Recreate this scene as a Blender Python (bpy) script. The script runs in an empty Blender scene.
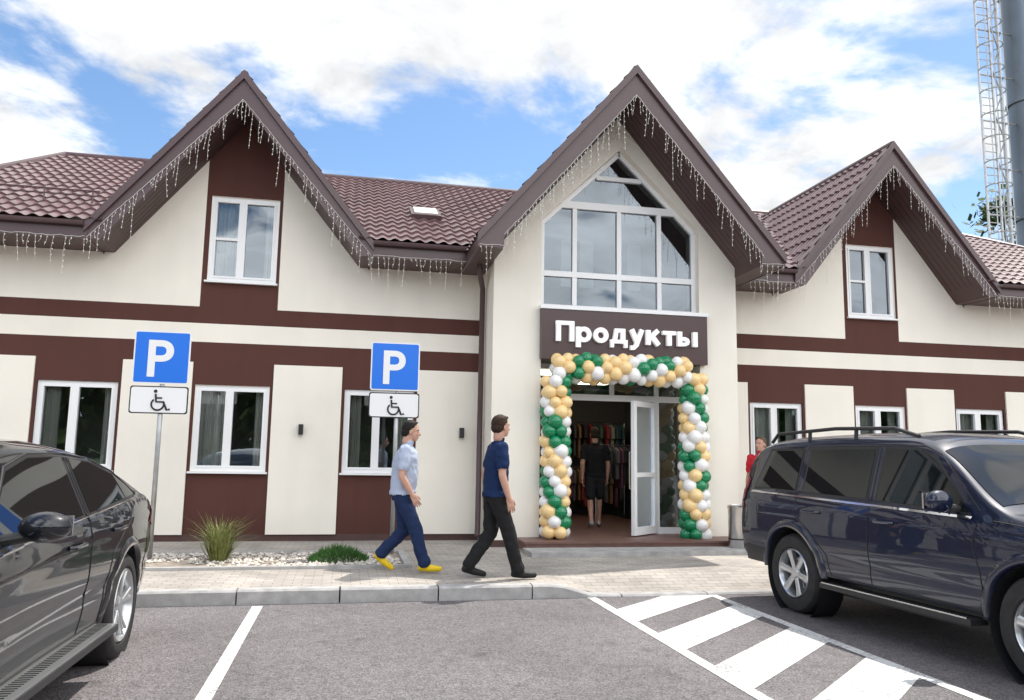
import bpy, bmesh, math, random
from mathutils import Vector, Matrix, noise
random.seed(7)
S=bpy.context.scene
COL=bpy.context.collection
rad=math.radians
# ------------------------------------------------------------------ materials
def mat(name,col,rough=.6,metal=0,spec=.5,coat=0,noise_s=0,noise_a=0,bump=0,bump_s=50,emit=None,detail=4):
    m=bpy.data.materials.new(name);m.use_nodes=True;nt=m.node_tree;N=nt.nodes;L=nt.links
    p=N['Principled BSDF']
    p.inputs['Base Color'].default_value=(*col,1);p.inputs['Roughness'].default_value=rough;p.inputs['Metallic'].default_value=metal
    p.inputs['Specular IOR Level'].default_value=spec;p.inputs['Coat Weight'].default_value=coat;p.inputs['Coat Roughness'].default_value=.03
    if emit: p.inputs['Emission Color'].default_value=(*emit[:3],1);p.inputs['Emission Strength'].default_value=emit[3]
    if noise_s or bump:
        g=N.new('ShaderNodeNewGeometry')
    if noise_s:
        n=N.new('ShaderNodeTexNoise');n.inputs['Scale'].default_value=noise_s;n.inputs['Detail'].default_value=detail;L.new(g.outputs['Position'],n.inputs['Vector'])
        r=N.new('ShaderNodeMapRange');r.inputs[1].default_value=.3;r.inputs[2].default_value=.7;r.inputs[3].default_value=1-noise_a;r.inputs[4].default_value=1+noise_a;L.new(n.outputs[0],r.inputs[0])
        v=N.new('ShaderNodeVectorMath');v.operation='SCALE';v.inputs[0].default_value=col;L.new(r.outputs[0],v.inputs['Scale']);L.new(v.outputs[0],p.inputs['Base Color'])
    if bump:
        n2=N.new('ShaderNodeTexNoise');n2.inputs['Scale'].default_value=bump_s;n2.inputs['Detail'].default_value=3;L.new(g.outputs['Position'],n2.inputs['Vector'])
        b=N.new('ShaderNodeBump');b.inputs['Strength'].default_value=bump;b.inputs['Distance'].default_value=.01;L.new(n2.outputs[0],b.inputs['Height']);L.new(b.outputs[0],p.inputs['Normal'])
    return m
M={}
def stucco(name,col,grime):
    m=mat(name,col,.85,noise_s=1.2,noise_a=.03,bump=.4,bump_s=150,spec=.2)
    N=m.node_tree.nodes;L=m.node_tree.links;p=N['Principled BSDF'];src=p.inputs['Base Color'].links[0].from_socket
    g=N.new('ShaderNodeNewGeometry');mp=N.new('ShaderNodeMapping');mp.inputs['Scale'].default_value=(3.5,3.5,.35);L.new(g.outputs['Position'],mp.inputs[0])
    n=N.new('ShaderNodeTexNoise');n.inputs['Scale'].default_value=1;n.inputs['Detail'].default_value=5;L.new(mp.outputs[0],n.inputs['Vector'])
    r=N.new('ShaderNodeMapRange');r.inputs[1].default_value=.45;r.inputs[2].default_value=.75;r.inputs[3].default_value=1;r.inputs[4].default_value=1-grime;L.new(n.outputs[0],r.inputs[0])
    s=N.new('ShaderNodeSeparateXYZ');L.new(g.outputs['Position'],s.inputs[0])
    q=N.new('ShaderNodeMapRange');q.inputs[1].default_value=.2;q.inputs[2].default_value=.7;q.inputs[3].default_value=1-grime*2;q.inputs[4].default_value=1;L.new(s.outputs[2],q.inputs[0])
    k=N.new('ShaderNodeMath');k.operation='MULTIPLY';L.new(r.outputs[0],k.inputs[0]);L.new(q.outputs[0],k.inputs[1])
    v=N.new('ShaderNodeVectorMath');v.operation='SCALE';L.new(src,v.inputs[0]);L.new(k.outputs[0],v.inputs['Scale']);L.new(v.outputs[0],p.inputs['Base Color'])
    return m
M['cream']=stucco('cream_stucco',(.88,.83,.735),.03)
M['brownw']=stucco('brown_stucco',(.100,.042,.034),.10)
M['fascia']=mat('fascia_brown',(.095,.058,.061),.33,noise_s=3,noise_a=.06)
M['soffit']=mat('soffit_brown',(.080,.042,.040),.5)
M['tile']=mat('roof_tile_brown',(.16,.095,.098),.24,noise_s=1.5,noise_a=.15,spec=.8)
M['white']=mat('white_pvc',(.84,.84,.84),.35)
M['room']=mat('room_grey',(.18,.18,.17),.9)
M['shop']=mat('shop_wall',(.10,.095,.09),.9)
M['curtain']=mat('curtain',(.66,.64,.60),.9)
M['plinth']=mat('plinth',(.07,.035,.03),.7,noise_s=3,noise_a=.1)
M['signb']=mat('sign_brown',(.065,.032,.032),.3)
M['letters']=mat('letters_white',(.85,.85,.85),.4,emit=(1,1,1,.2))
M['metal']=mat('galvanised',(.45,.46,.47),.4,metal=.7,noise_s=8,noise_a=.12)
M['steel']=mat('steel',(.6,.6,.6),.25,metal=1)
M['blue']=mat('sign_blue',(.005,.16,.72),.35)
M['signw']=mat('sign_white',(.82,.82,.82),.35)
M['black']=mat('black_plastic',(.015,.015,.015),.45)
M['concrete']=mat('kerb_concrete',(.38,.37,.36),.85,noise_s=7,noise_a=.2,bump=.3,bump_s=90)
M['porch']=mat('porch_tile',(.16,.085,.07),.45,noise_s=6,noise_a=.15)
M['stone']=mat('gravel_stone',(.55,.50,.44),.8,noise_s=25,noise_a=.35)
M['soil']=mat('bed_soil',(.27,.23,.19),.95,noise_s=12,noise_a=.3,bump=.6,bump_s=60)
M['grassy']=mat('plant_grass',(.17,.19,.05),.7,noise_s=20,noise_a=.4)
M['juniper']=mat('plant_juniper',(.055,.15,.03),.7,noise_s=20,noise_a=.4)
M['bulb']=mat('fairy_light',(.85,.82,.74),.4)
M['wire']=mat('fairy_wire',(.62,.60,.55),.5)
M['skin']=mat('skin',(.52,.29,.21),.55,noise_s=20,noise_a=.06)
M['leaf']=mat('leaf_dark',(.055,.095,.025),.7,noise_s=1.2,noise_a=.5)
M['leaf2']=mat('leaf_light',(.085,.14,.03),.7,noise_s=1.2,noise_a=.4)
M['bark']=mat('bark',(.12,.09,.07),.9,noise_s=10,noise_a=.3)
def glassmat(name,refl,tint=(.75,.8,.8)):
    m=bpy.data.materials.new(name);m.use_nodes=True;nt=m.node_tree;N=nt.nodes;L=nt.links;N.clear()
    o=N.new('ShaderNodeOutputMaterial');mx=N.new('ShaderNodeMixShader');t=N.new('ShaderNodeBsdfTransparent');g=N.new('ShaderNodeBsdfGlossy')
    t.inputs[0].default_value=(*tint,1);g.inputs[0].default_value=(.82,.91,1,1);g.inputs['Roughness'].default_value=.015
    fr=N.new('ShaderNodeFresnel');fr.inputs[0].default_value=1.5
    a=N.new('ShaderNodeMath');a.operation='ADD';a.inputs[1].default_value=refl;a.use_clamp=True;L.new(fr.outputs[0],a.inputs[0]);L.new(a.outputs[0],mx.inputs[0])
    ge=N.new('ShaderNodeNewGeometry');n=N.new('ShaderNodeTexNoise');n.inputs['Scale'].default_value=.9;n.inputs['Detail'].default_value=0;L.new(ge.outputs['Position'],n.inputs['Vector'])
    b=N.new('ShaderNodeBump');b.inputs['Strength'].default_value=.12;b.inputs['Distance'].default_value=.08;L.new(n.outputs[0],b.inputs['Height']);L.new(b.outputs[0],g.inputs['Normal'])
    L.new(t.outputs[0],mx.inputs[1]);L.new(g.outputs[0],mx.inputs[2]);L.new(mx.outputs[0],o.inputs[0]);return m
M['glass']=glassmat('window_glass',.13)
M['glassbig']=glassmat('window_glass_coated',.12,(.6,.68,.7))
M['doorglass']=glassmat('door_glass',.02,(.85,.9,.9))
def asphalt():
    m=bpy.data.materials.new('asphalt');m.use_nodes=True;N=m.node_tree.nodes;L=m.node_tree.links;p=N['Principled BSDF']
    g=N.new('ShaderNodeNewGeometry')
    def nz(s,d=4,r=.5,dist=0):
        n=N.new('ShaderNodeTexNoise');n.inputs['Scale'].default_value=s;n.inputs['Detail'].default_value=d;n.inputs['Roughness'].default_value=r;n.inputs['Distortion'].default_value=dist;L.new(g.outputs['Position'],n.inputs['Vector']);return n
    a=nz(120,2);b=nz(.5,5,.6,.6);c=nz(9,3)
    v=N.new('ShaderNodeTexVoronoi');v.inputs['Scale'].default_value=95;L.new(g.outputs['Position'],v.inputs['Vector'])
    def mr(src,lo,hi,x0=.3,x1=.7):
        r=N.new('ShaderNodeMapRange');r.inputs[1].default_value=x0;r.inputs[2].default_value=x1;r.inputs[3].default_value=lo;r.inputs[4].default_value=hi;L.new(src,r.inputs[0]);return r.outputs[0]
    def mul(x,y):
        k=N.new('ShaderNodeMath');k.operation='MULTIPLY';L.new(x,k.inputs[0]);L.new(y,k.inputs[1]);return k.outputs[0]
    s=N.new('ShaderNodeSeparateColor');L.new(v.outputs['Color'],s.inputs[0])
    f=mul(mul(mul(mr(a.outputs[0],.72,1.28),mr(b.outputs[0],.78,1.18)),mr(c.outputs[0],.88,1.12)),mr(s.outputs[0],.55,1.6,0,1))
    st=nz(2.3,3,.5,.3);f=mul(f,mr(st.outputs[0],1,.62,.64,.74))
    k=N.new('ShaderNodeVectorMath');k.operation='SCALE';k.inputs[0].default_value=(.138,.126,.129);L.new(f,k.inputs['Scale']);L.new(k.outputs[0],p.inputs['Base Color'])
    p.inputs['Roughness'].default_value=.85
    bu=N.new('ShaderNodeBump');bu.inputs['Strength'].default_value=.7;bu.inputs['Distance'].default_value=.006;L.new(v.outputs[0],bu.inputs['Height']);L.new(bu.outputs[0],p.inputs['Normal'])
    return m
M['asphalt']=asphalt()
def roadpaint():
    m=bpy.data.materials.new('road_paint');m.use_nodes=True;N=m.node_tree.nodes;L=m.node_tree.links;p=N['Principled BSDF']
    g=N.new('ShaderNodeNewGeometry');n=N.new('ShaderNodeTexNoise');n.inputs['Scale'].default_value=38;n.inputs['Detail'].default_value=7;n.inputs['Roughness'].default_value=.8;L.new(g.outputs['Position'],n.inputs['Vector'])
    n2=N.new('ShaderNodeTexNoise');n2.inputs['Scale'].default_value=3;n2.inputs['Detail'].default_value=3;L.new(g.outputs['Position'],n2.inputs['Vector'])
    ad=N.new('ShaderNodeMath');ad.operation='MULTIPLY_ADD';L.new(n2.outputs[0],ad.inputs[0]);ad.inputs[1].default_value=.35;L.new(n.outputs[0],ad.inputs[2])
    r=N.new('ShaderNodeValToRGB');r.color_ramp.elements[0].position=.55;r.color_ramp.elements[0].color=(.18,.175,.175,1);r.color_ramp.elements[1].position=.66;r.color_ramp.elements[1].color=(.66,.66,.65,1)
    L.new(ad.outputs[0],r.inputs[0]);L.new(r.outputs[0],p.inputs['Base Color']);p.inputs['Roughness'].default_value=.7;return m
M['paintw']=roadpaint()
def pavers():
    m=bpy.data.materials.new('pavers');m.use_nodes=True;N=m.node_tree.nodes;L=m.node_tree.links;p=N['Principled BSDF']
    g=N.new('ShaderNodeNewGeometry');b=N.new('ShaderNodeTexBrick');b.inputs['Scale'].default_value=1;b.inputs['Brick Width'].default_value=.2;b.inputs['Row Height'].default_value=.1;b.inputs['Mortar Size'].default_value=.004
    b.inputs['Color1'].default_value=(.42,.38,.335,1);b.inputs['Color2'].default_value=(.33,.30,.27,1);b.inputs['Mortar'].default_value=(.17,.16,.15,1);L.new(g.outputs['Position'],b.inputs['Vector'])
    n=N.new('ShaderNodeTexNoise');n.inputs['Scale'].default_value=1.5;n.inputs['Detail'].default_value=6;L.new(g.outputs['Position'],n.inputs['Vector'])
    r=N.new('ShaderNodeMapRange');r.inputs[1].default_value=.3;r.inputs[2].default_value=.7;r.inputs[3].default_value=.76;r.inputs[4].default_value=1.2;L.new(n.outputs[0],r.inputs[0])
    v=N.new('ShaderNodeVectorMath');v.operation='SCALE';L.new(b.outputs[0],v.inputs[0]);L.new(r.outputs[0],v.inputs['Scale']);L.new(v.outputs[0],p.inputs['Base Color']);p.inputs['Roughness'].default_value=.85
    return m
M['pavers']=pavers()
M['grass']=mat('grass',(.06,.10,.025),.9,noise_s=.6,noise_a=.35)
def carpaint(name,c,dust=.35):
    m=mat(name,c,.4,metal=0,coat=1,spec=.2)
    N=m.node_tree.nodes;L=m.node_tree.links;p=N['Principled BSDF']
    g=N.new('ShaderNodeNewGeometry');s=N.new('ShaderNodeSeparateXYZ');L.new(g.outputs['Position'],s.inputs[0])
    n=N.new('ShaderNodeTexNoise');n.inputs['Scale'].default_value=7;n.inputs['Detail'].default_value=6;L.new(g.outputs['Position'],n.inputs['Vector'])
    r=N.new('ShaderNodeMapRange');r.inputs[1].default_value=.80;r.inputs[2].default_value=.3;r.inputs[3].default_value=0;r.inputs[4].default_value=dust;L.new(s.outputs[2],r.inputs[0])
    k=N.new('ShaderNodeMath');k.operation='MULTIPLY';L.new(r.outputs[0],k.inputs[0]);L.new(n.outputs[0],k.inputs[1])
    mx=N.new('ShaderNodeMix');mx.data_type='RGBA';L.new(k.outputs[0],mx.inputs[0]);mx.inputs[6].default_value=(*c,1);mx.inputs[7].default_value=(.16,.14,.12,1);L.new(mx.outputs[2],p.inputs['Base Color'])
    q=N.new('ShaderNodeMath');q.operation='MULTIPLY_ADD';L.new(k.outputs[0],q.inputs[0]);q.inputs[1].default_value=.5;q.inputs[2].default_value=.015;L.new(q.outputs[0],p.inputs['Coat Roughness'])
    return m
M['paint1']=carpaint('car_paint_navy',(.003,.008,.030))
M['paint2']=carpaint('car_paint_black',(.003,.004,.009),.15)
M['carglass']=mat('car_glass',(.008,.011,.012),.015,spec=.5)
M['tyre']=mat('tyre',(.022,.021,.021),.8,noise_s=15,noise_a=.3)
M['rim']=mat('alloy_rim',(.55,.56,.57),.28,metal=.85)
M['chrome']=mat('chrome',(.75,.75,.76),.12,metal=1)
M['trim']=mat('car_trim',(.02,.02,.022),.5)
M['tail']=mat('tail_lamp',(.35,.01,.01),.15,coat=1)
M['lamp']=mat('head_lamp',(.5,.52,.55),.08,metal=.5,coat=1)
# ------------------------------------------------------------------ mesh builder
class MB:
    def __init__(s): s.v=[];s.f=[];s.m=[];s.mats=[]
    def mi(s,k):
        if k not in s.mats: s.mats.append(k)
        return s.mats.index(k)
    def add(s,vs,fs,k):
        o=len(s.v);s.v+=[tuple(v) for v in vs];i=s.mi(k)
        for f in fs: s.f.append([a+o for a in f]);s.m.append(i)
    def box(s,x0,x1,y0,y1,z0,z1,k):
        s.add([(x0,y0,z0),(x1,y0,z0),(x1,y1,z0),(x0,y1,z0),(x0,y0,z1),(x1,y0,z1),(x1,y1,z1),(x0,y1,z1)],
              [(3,2,1,0),(4,5,6,7),(0,1,5,4),(1,2,6,5),(2,3,7,6),(3,0,4,7)],k)
    def quad(s,a,b,c,d,k): s.add([a,b,c,d],[(0,1,2,3)],k)
    def prism(s,poly,y0,y1,k,front=None):
        n=len(poly);vs=[(x,y0,z) for x,z in poly]+[(x,y1,z) for x,z in poly]
        s.add(vs,[(i,(i+1)%n,n+(i+1)%n,n+i) for i in range(n)],k)
        s.add(vs,[tuple(range(n))],front or k);s.add(vs,[tuple(range(2*n-1,n-1,-1))],k)
    def tube(s,pts,r,k,seg=6,close=False):
        pts=[Vector(p) for p in pts];n=len(pts);rs=r if isinstance(r,(list,tuple)) else [r]*n
        vs=[];prev=None
        for i,p in enumerate(pts):
            if close: d=pts[(i+1)%n]-pts[i-1]
            else: d=pts[min(i+1,n-1)]-pts[max(i-1,0)]
            if d.length<1e-9: d=Vector((0,0,1))
            d.normalize()
            if prev is None:
                u=d.orthogonal().normalized()
            else:
                u=prev-d*prev.dot(d)
                u=u.normalized() if u.length>1e-6 else d.orthogonal().normalized()
            prev=u;w=d.cross(u)
            for j in range(seg):
                a=2*math.pi*j/seg;vs.append(p+(u*math.cos(a)+w*math.sin(a))*rs[i])
        fs=[]
        for i in range(n if close else n-1):
            for j in range(seg):
                a=i*seg+j;b=i*seg+(j+1)%seg;c=((i+1)%n)*seg+(j+1)%seg;d_=((i+1)%n)*seg+j
                fs.append((a,b,c,d_))
        if not close: fs.append(tuple(range(seg-1,-1,-1)));fs.append(tuple((n-1)*seg+j for j in range(seg)))
        s.add(vs,fs,k)
    def ell(s,c,r,k,seg=16,rings=10,rot=None):
        c=Vector(c);vs=[];R=rot or Matrix.Identity(3)
        for i in range(1,rings):
            t=math.pi*i/rings
            for j in range(seg):
                a=2*math.pi*j/seg;vs.append(c+R@Vector((r[0]*math.sin(t)*math.cos(a),r[1]*math.sin(t)*math.sin(a),r[2]*math.cos(t))))
        fs=[(i*seg+j,(i+1)*seg+j,(i+1)*seg+(j+1)%seg,i*seg+(j+1)%seg) for i in range(rings-2) for j in range(seg)]
        n=len(vs);vs.append(c+R@Vector((0,0,r[2])));vs.append(c+R@Vector((0,0,-r[2])))
        fs+=[(n,j,(j+1)%seg) for j in range(seg)]+[(n+1,(rings-2)*seg+(j+1)%seg,(rings-2)*seg+j) for j in range(seg)]
        s.add(vs,fs,k)
    def lathe(s,prof,c,axis,k,seg=32,close=False):
        c=Vector(c);A=Vector(axis).normalized();u=A.orthogonal().normalized();w=A.cross(u);vs=[]
        for a,r in prof:
            for j in range(seg):
                t=2*math.pi*j/seg;vs.append(c+A*a+(u*math.cos(t)+w*math.sin(t))*r)
        n=len(prof);fs=[]
        for i in range(n if close else n-1):
            for j in range(seg):
                fs.append((i*seg+j,i*seg+(j+1)%seg,((i+1)%n)*seg+(j+1)%seg,((i+1)%n)*seg+j))
        s.add(vs,fs,k)
    def obj(s,name,parent=None,smooth=False,angle=None,recalc=True,loc=None):
        me=bpy.data.meshes.new(name);me.from_pydata(s.v,[],s.f)
        for k in s.mats: me.materials.append(M[k])
        me.polygons.foreach_set('material_index',s.m)
        me.validate()
        if recalc:
            bm=bmesh.new();bm.from_mesh(me);bmesh.ops.recalc_face_normals(bm,faces=bm.faces);bm.to_mesh(me);bm.free()
        if smooth or angle:
            me.polygons.foreach_set('use_smooth',[True]*len(me.polygons))
            if angle: me.set_sharp_from_angle(angle=rad(angle))
        me.update();o=bpy.data.objects.new(name,me);COL.objects.link(o)
        if parent: o.parent=parent
        if loc: o.location=loc
        return o
def empty(name,loc=(0,0,0)):
    e=bpy.data.objects.new(name,None);e.location=loc;COL.objects.link(e);e.empty_display_size=.2;return e
# ------------------------------------------------------------------ ground
g=MB();g.quad((-1500,-1500,-.03),(1500,-1500,-.03),(1500,1500,-.03),(-1500,1500,-.03),'grass');g.obj('ground')
g=MB();g.quad((-45,-30,0),(45,-30,0),(45,8.6,0),(-45,8.6,0),'asphalt');g.obj('parking_lot_road')
g=MB()
def strip(x0,x1,y0,y1): g.quad((x0,y0,.004),(x1,y0,.004),(x1,y1,.004),(x0,y1,.004),'paintw')
strip(-.84,-.74,2.5,8.35)
for X in (-3.6,-6.4,7.0,9.8): strip(X,X+.1,2.8,8.35)
strip(2.60,2.70,3.2,8.45);strip(4.0,4.1,3.2,8.62)
for i in range(6):
    y=7.75-i*1.08-.55;x0,x1=2.703,3.997
    if y+1.73<8.5: g.quad((x0,y,.004),(x1,y+1.15,.004),(x1,y+1.15+.58,.004),(x0,y+.58,.004),'paintw')
    else: g.add([(x0,y,.004),(x1,y+1.15,.004),(x1,8.5,.004),(x0+(8.5-y-.58)/1.15*(x1-x0),8.5,.004),(x0,y+.58,.004)],[(0,1,2,3,4)],'paintw')
g.obj('road_marking')
def sm(t): t=max(0,min(1,t));return t*t*(3-2*t)
def swz(x,y):
    d=.115*sm((x-2.2)/.55)*(1-sm((x-6.2)/.6))*(1-sm((y-8.65)/.8));return .14-d
g=MB();xs=[-45,-20,-10,-6]+[-3+i*.25 for i in range(56)]+[15,25,45];ys=[8.6,8.7,8.8,8.95,9.1,9.3,9.5,9.8,13.2,26]
vs=[(x,y,swz(x,y)-(.002 if y>13 else 0)) for x in xs for y in ys];ny=len(ys)
g.add(vs,[(i*ny+j,(i+1)*ny+j,(i+1)*ny+j+1,i*ny+j+1) for i in range(len(xs)-1) for j in range(ny-1)],'pavers');g.obj('pavement',smooth=True)
g=MB();x=-30.0
while x<20:
    n=6;jit=random.uniform(-.004,.004)
    for i in range(n):
        a=x+i*.985/n;b=x+(i+1)*.985/n
        za,zb=swz(a,8.5)+.004+jit,swz(b,8.5)+.004+jit
        c=.02
        P=[(8.45,-.05),(8.45,-c),(8.45+c,0),(8.6,0),(8.6,-.05)]
        va=[(a,y+jit,(za+z if i_>0 and i_<4 else -.02)) for i_,(y,z) in enumerate(P)];vb=[(b,y+jit,(zb+z if i_>0 and i_<4 else -.02)) for i_,(y,z) in enumerate(P)]
        m=len(P);g.add(va+vb,[(k,k+1,m+k+1,m+k) for k in range(m-1)],'concrete')
        if i==0: g.add(va,[tuple(range(m))],'concrete')
        if i==n-1: g.add(vb,[tuple(range(m))],'concrete')
    x+=1.0
g.obj('kerb')
g=MB();g.quad((-5.5,9.95,.147),(.75,9.95,.147),(.75,11.4,.147),(-5.5,11.4,.147),'soil')
for i in range(2600):
    x=random.uniform(-5.4,.7);y=random.uniform(10.0,11.35)
    if noise.noise(Vector((x*.8,y*.8,3)))<-.25: continue
    r=random.uniform(.012,.035);z=.147+r*.3
    pts=[(x+r*math.cos(a)*random.uniform(.7,1.2),y+r*math.sin(a)*random.uniform(.7,1.2),z) for a in [0,1.26,2.5,3.77,5.0]]
    g.add(pts+[(x,y,z+r*.8)],[(k,(k+1)%5,5) for k in range(5)],'stone')
g.obj('gravel_bed',recalc=False)
g=MB();g.box(-5.5,.83,9.87,9.95,.1,.175,'concrete');g.box(.75,.83,9.952,11.4,.1,.172,'concrete');g.box(-5.5,.83,11.402,11.48,.1,.17,'concrete');g.obj('garden_edging')
def plant(name,cx,cy,n,h,r,k,lean,w=.008):
    g=MB()
    for i in range(n):
        a=random.uniform(0,6.28);q=random.random()**.5;b=Vector((cx+.25*r*q*math.cos(a),cy+.25*r*q*math.sin(a),.14))
        hh=h*random.uniform(.4,1.15);o=Vector((math.cos(a),math.sin(a),0))*r*random.uniform(.2,1.1)*lean
        s=Vector((-math.sin(a),math.cos(a),0))*w*random.uniform(.4,1)
        p1=b+o*.35+Vector((0,0,hh*.65));p2=b+o+Vector((0,0,hh*random.uniform(.75,1)))
        g.add([b-s,b+s,p1+s*.8,p1-s*.8,p2],[(0,1,2,3),(3,2,4)],k)
    return g.obj(name,recalc=False)
plant('ornamental_grass',-1.50,10.6,330,.58,.42,'grassy',.95,.007)
g=MB()
for i in range(1500):
    a=random.uniform(0,6.28);q=random.random()**.5;x=-.05+.36*q*math.cos(a);y=10.5+.25*q*math.sin(a);z=.15+.16*(1-q*q)*random.uniform(.4,1.1)
    d=Vector((math.cos(a)*.6*q+random.uniform(-.4,.4),math.sin(a)*.6*q+random.uniform(-.4,.4),.8)).normalized()*random.uniform(.04,.09);s=d.orthogonal().normalized()*.008;p=Vector((x,y,z))
    g.add([p-s,p+s,p+d],[(0,1,2)],'juniper')
g.obj('juniper_shrub',recalc=False)
# ------------------------------------------------------------------ building
B=empty('shop_building')
YW=13.0;YB=12.0;YF=12.2
WX0,WX1=-6.4,17.0
EZ=4.53
gab=[(-1.79,7.27,2.03),(9.54,7.25,2.03)]
SL=2.53/2.03
UPW=[(-2.28,-1.23),(9.05,10.05)]
LOW=[(-4.57,-3.45),(-2.34,-1.23),(-.07,1.04),(7.01,8.04),(9.12,10.14),(11.25,12.3),(13.4,14.4)]
LZ0,LZ1=1.19,2.52;UZ0,UZ1=4.17,5.56
def wallmat(x,z):
    if z<.24: return 'plinth'
    if 3.485<z<3.75: return 'brownw'
    if 2.87<z<3.19: return 'brownw'
    for a,b in UPW:
        if a-.08<x<b+.05 and z>3.7: return 'brownw'
    for a,b in LOW:
        if a-.05<x<b+.05 and z<2.9: return 'brownw'
    return 'cream'
def wallgrid(g,x0,x1,z0,z1,Y,openings,xcuts,zcuts,mf,depth=.12):
    xs=sorted(set([x0,x1]+[x for x in xcuts if x0<x<x1]));zs=sorted(set([z0,z1]+[z for z in zcuts if z0<z<z1]))
    for i in range(len(xs)-1):
        for j in range(len(zs)-1):
            cx=(xs[i]+xs[i+1])/2;cz=(zs[j]+zs[j+1])/2
            if any(a<cx<b and c<cz<d for a,b,c,d in openings): continue
            g.quad((xs[i],Y,zs[j]),(xs[i+1],Y,zs[j]),(xs[i+1],Y,zs[j+1]),(xs[i],Y,zs[j+1]),mf(cx,cz))
    for a,b,c,d in openings:
        if a>=x0 and b<=x1 and c>0:
            k='cream'
            g.quad((a,Y,c),(a,Y+depth,c),(a,Y+depth,d),(a,Y,d),k);g.quad((b,Y,c),(b,Y+depth,c),(b,Y+depth,d),(b,Y,d),k)
            g.quad((a,Y,d),(b,Y,d),(b,Y+depth,d),(a,Y+depth,d),k);g.quad((a,Y,c),(b,Y,c),(b,Y+depth,c),(a,Y+depth,c),k)
ops=[(a,b,LZ0,LZ1) for a,b in LOW]+[(a,b,UZ0,UZ1) for a,b in UPW]+[(2.2,6.2,-.1,5)]
xc=[2.2,6.2];zc=[.24,LZ0,LZ1,2.87,3.19,3.485,3.75,UZ0,UZ1]
for a,b in LOW: xc+=[a,b,a-.05,b+.05]
for a,b in UPW: xc+=[a,b,a-.08,b+.05]
g=MB();secs=[];last=WX0
for ax,az,h in gab: secs.append((last,ax-h,False,None));secs.append((ax-h,ax+h,True,(ax,az)));last=ax+h
secs.append((last,WX1,False,None))
for x0,x1,isg,ap in secs:
    if not isg: wallgrid(g,x0,x1,.0,4.56,YW,ops,xc,zc,wallmat)
    else:
        t=MB();wallgrid(t,x0,x1,.0,7.2,YW,ops,xc,zc,wallmat)
        me=bpy.data.meshes.new('t');me.from_pydata(t.v,[],t.f);me.polygons.foreach_set('material_index',t.m)
        bm=bmesh.new();bm.from_mesh(me)
        for sg in (-1,1):
            bmesh.ops.bisect_plane(bm,geom=bm.verts[:]+bm.edges[:]+bm.faces[:],plane_co=(ap[0],0,ap[1]-.25),plane_no=(sg*SL,0,1),clear_outer=True)
        bm.verts.ensure_lookup_table();bm.verts.index_update()
        for f in bm.faces: g.add([v.co[:] for v in f.verts],[tuple(range(len(f.verts)))],t.mats[f.material_index])
        bm.free()
g.quad((WX0,YW,0),(WX0,22.5,0),(WX0,22.5,4.56),(WX0,YW,4.56),'cream');g.quad((WX1,YW,0),(WX1,22.5,0),(WX1,22.5,4.56),(WX1,YW,4.56),'cream');g.quad((WX0,22.5,0),(WX1,22.5,0),(WX1,22.5,4.56),(WX0,22.5,4.56),'cream')
g.obj('walls',B,recalc=False)
g=MB();edges=[WX0]+[v for a,b in LOW for v in (a-.05,b+.05)]+[WX1]
for i in range(0,len(edges),2):
    a,b=edges[i],edges[i+1]
    if a<2.15<b: g.box(a,2.12,YW-.03,YW-.002,.24,2.87,'cream');g.box(6.27,b,YW-.03,YW-.002,.24,2.87,'cream')
    else: g.box(a,b,YW-.03,YW-.002,.24,2.87,'cream')
g.obj('wall_panels',B)
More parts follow.
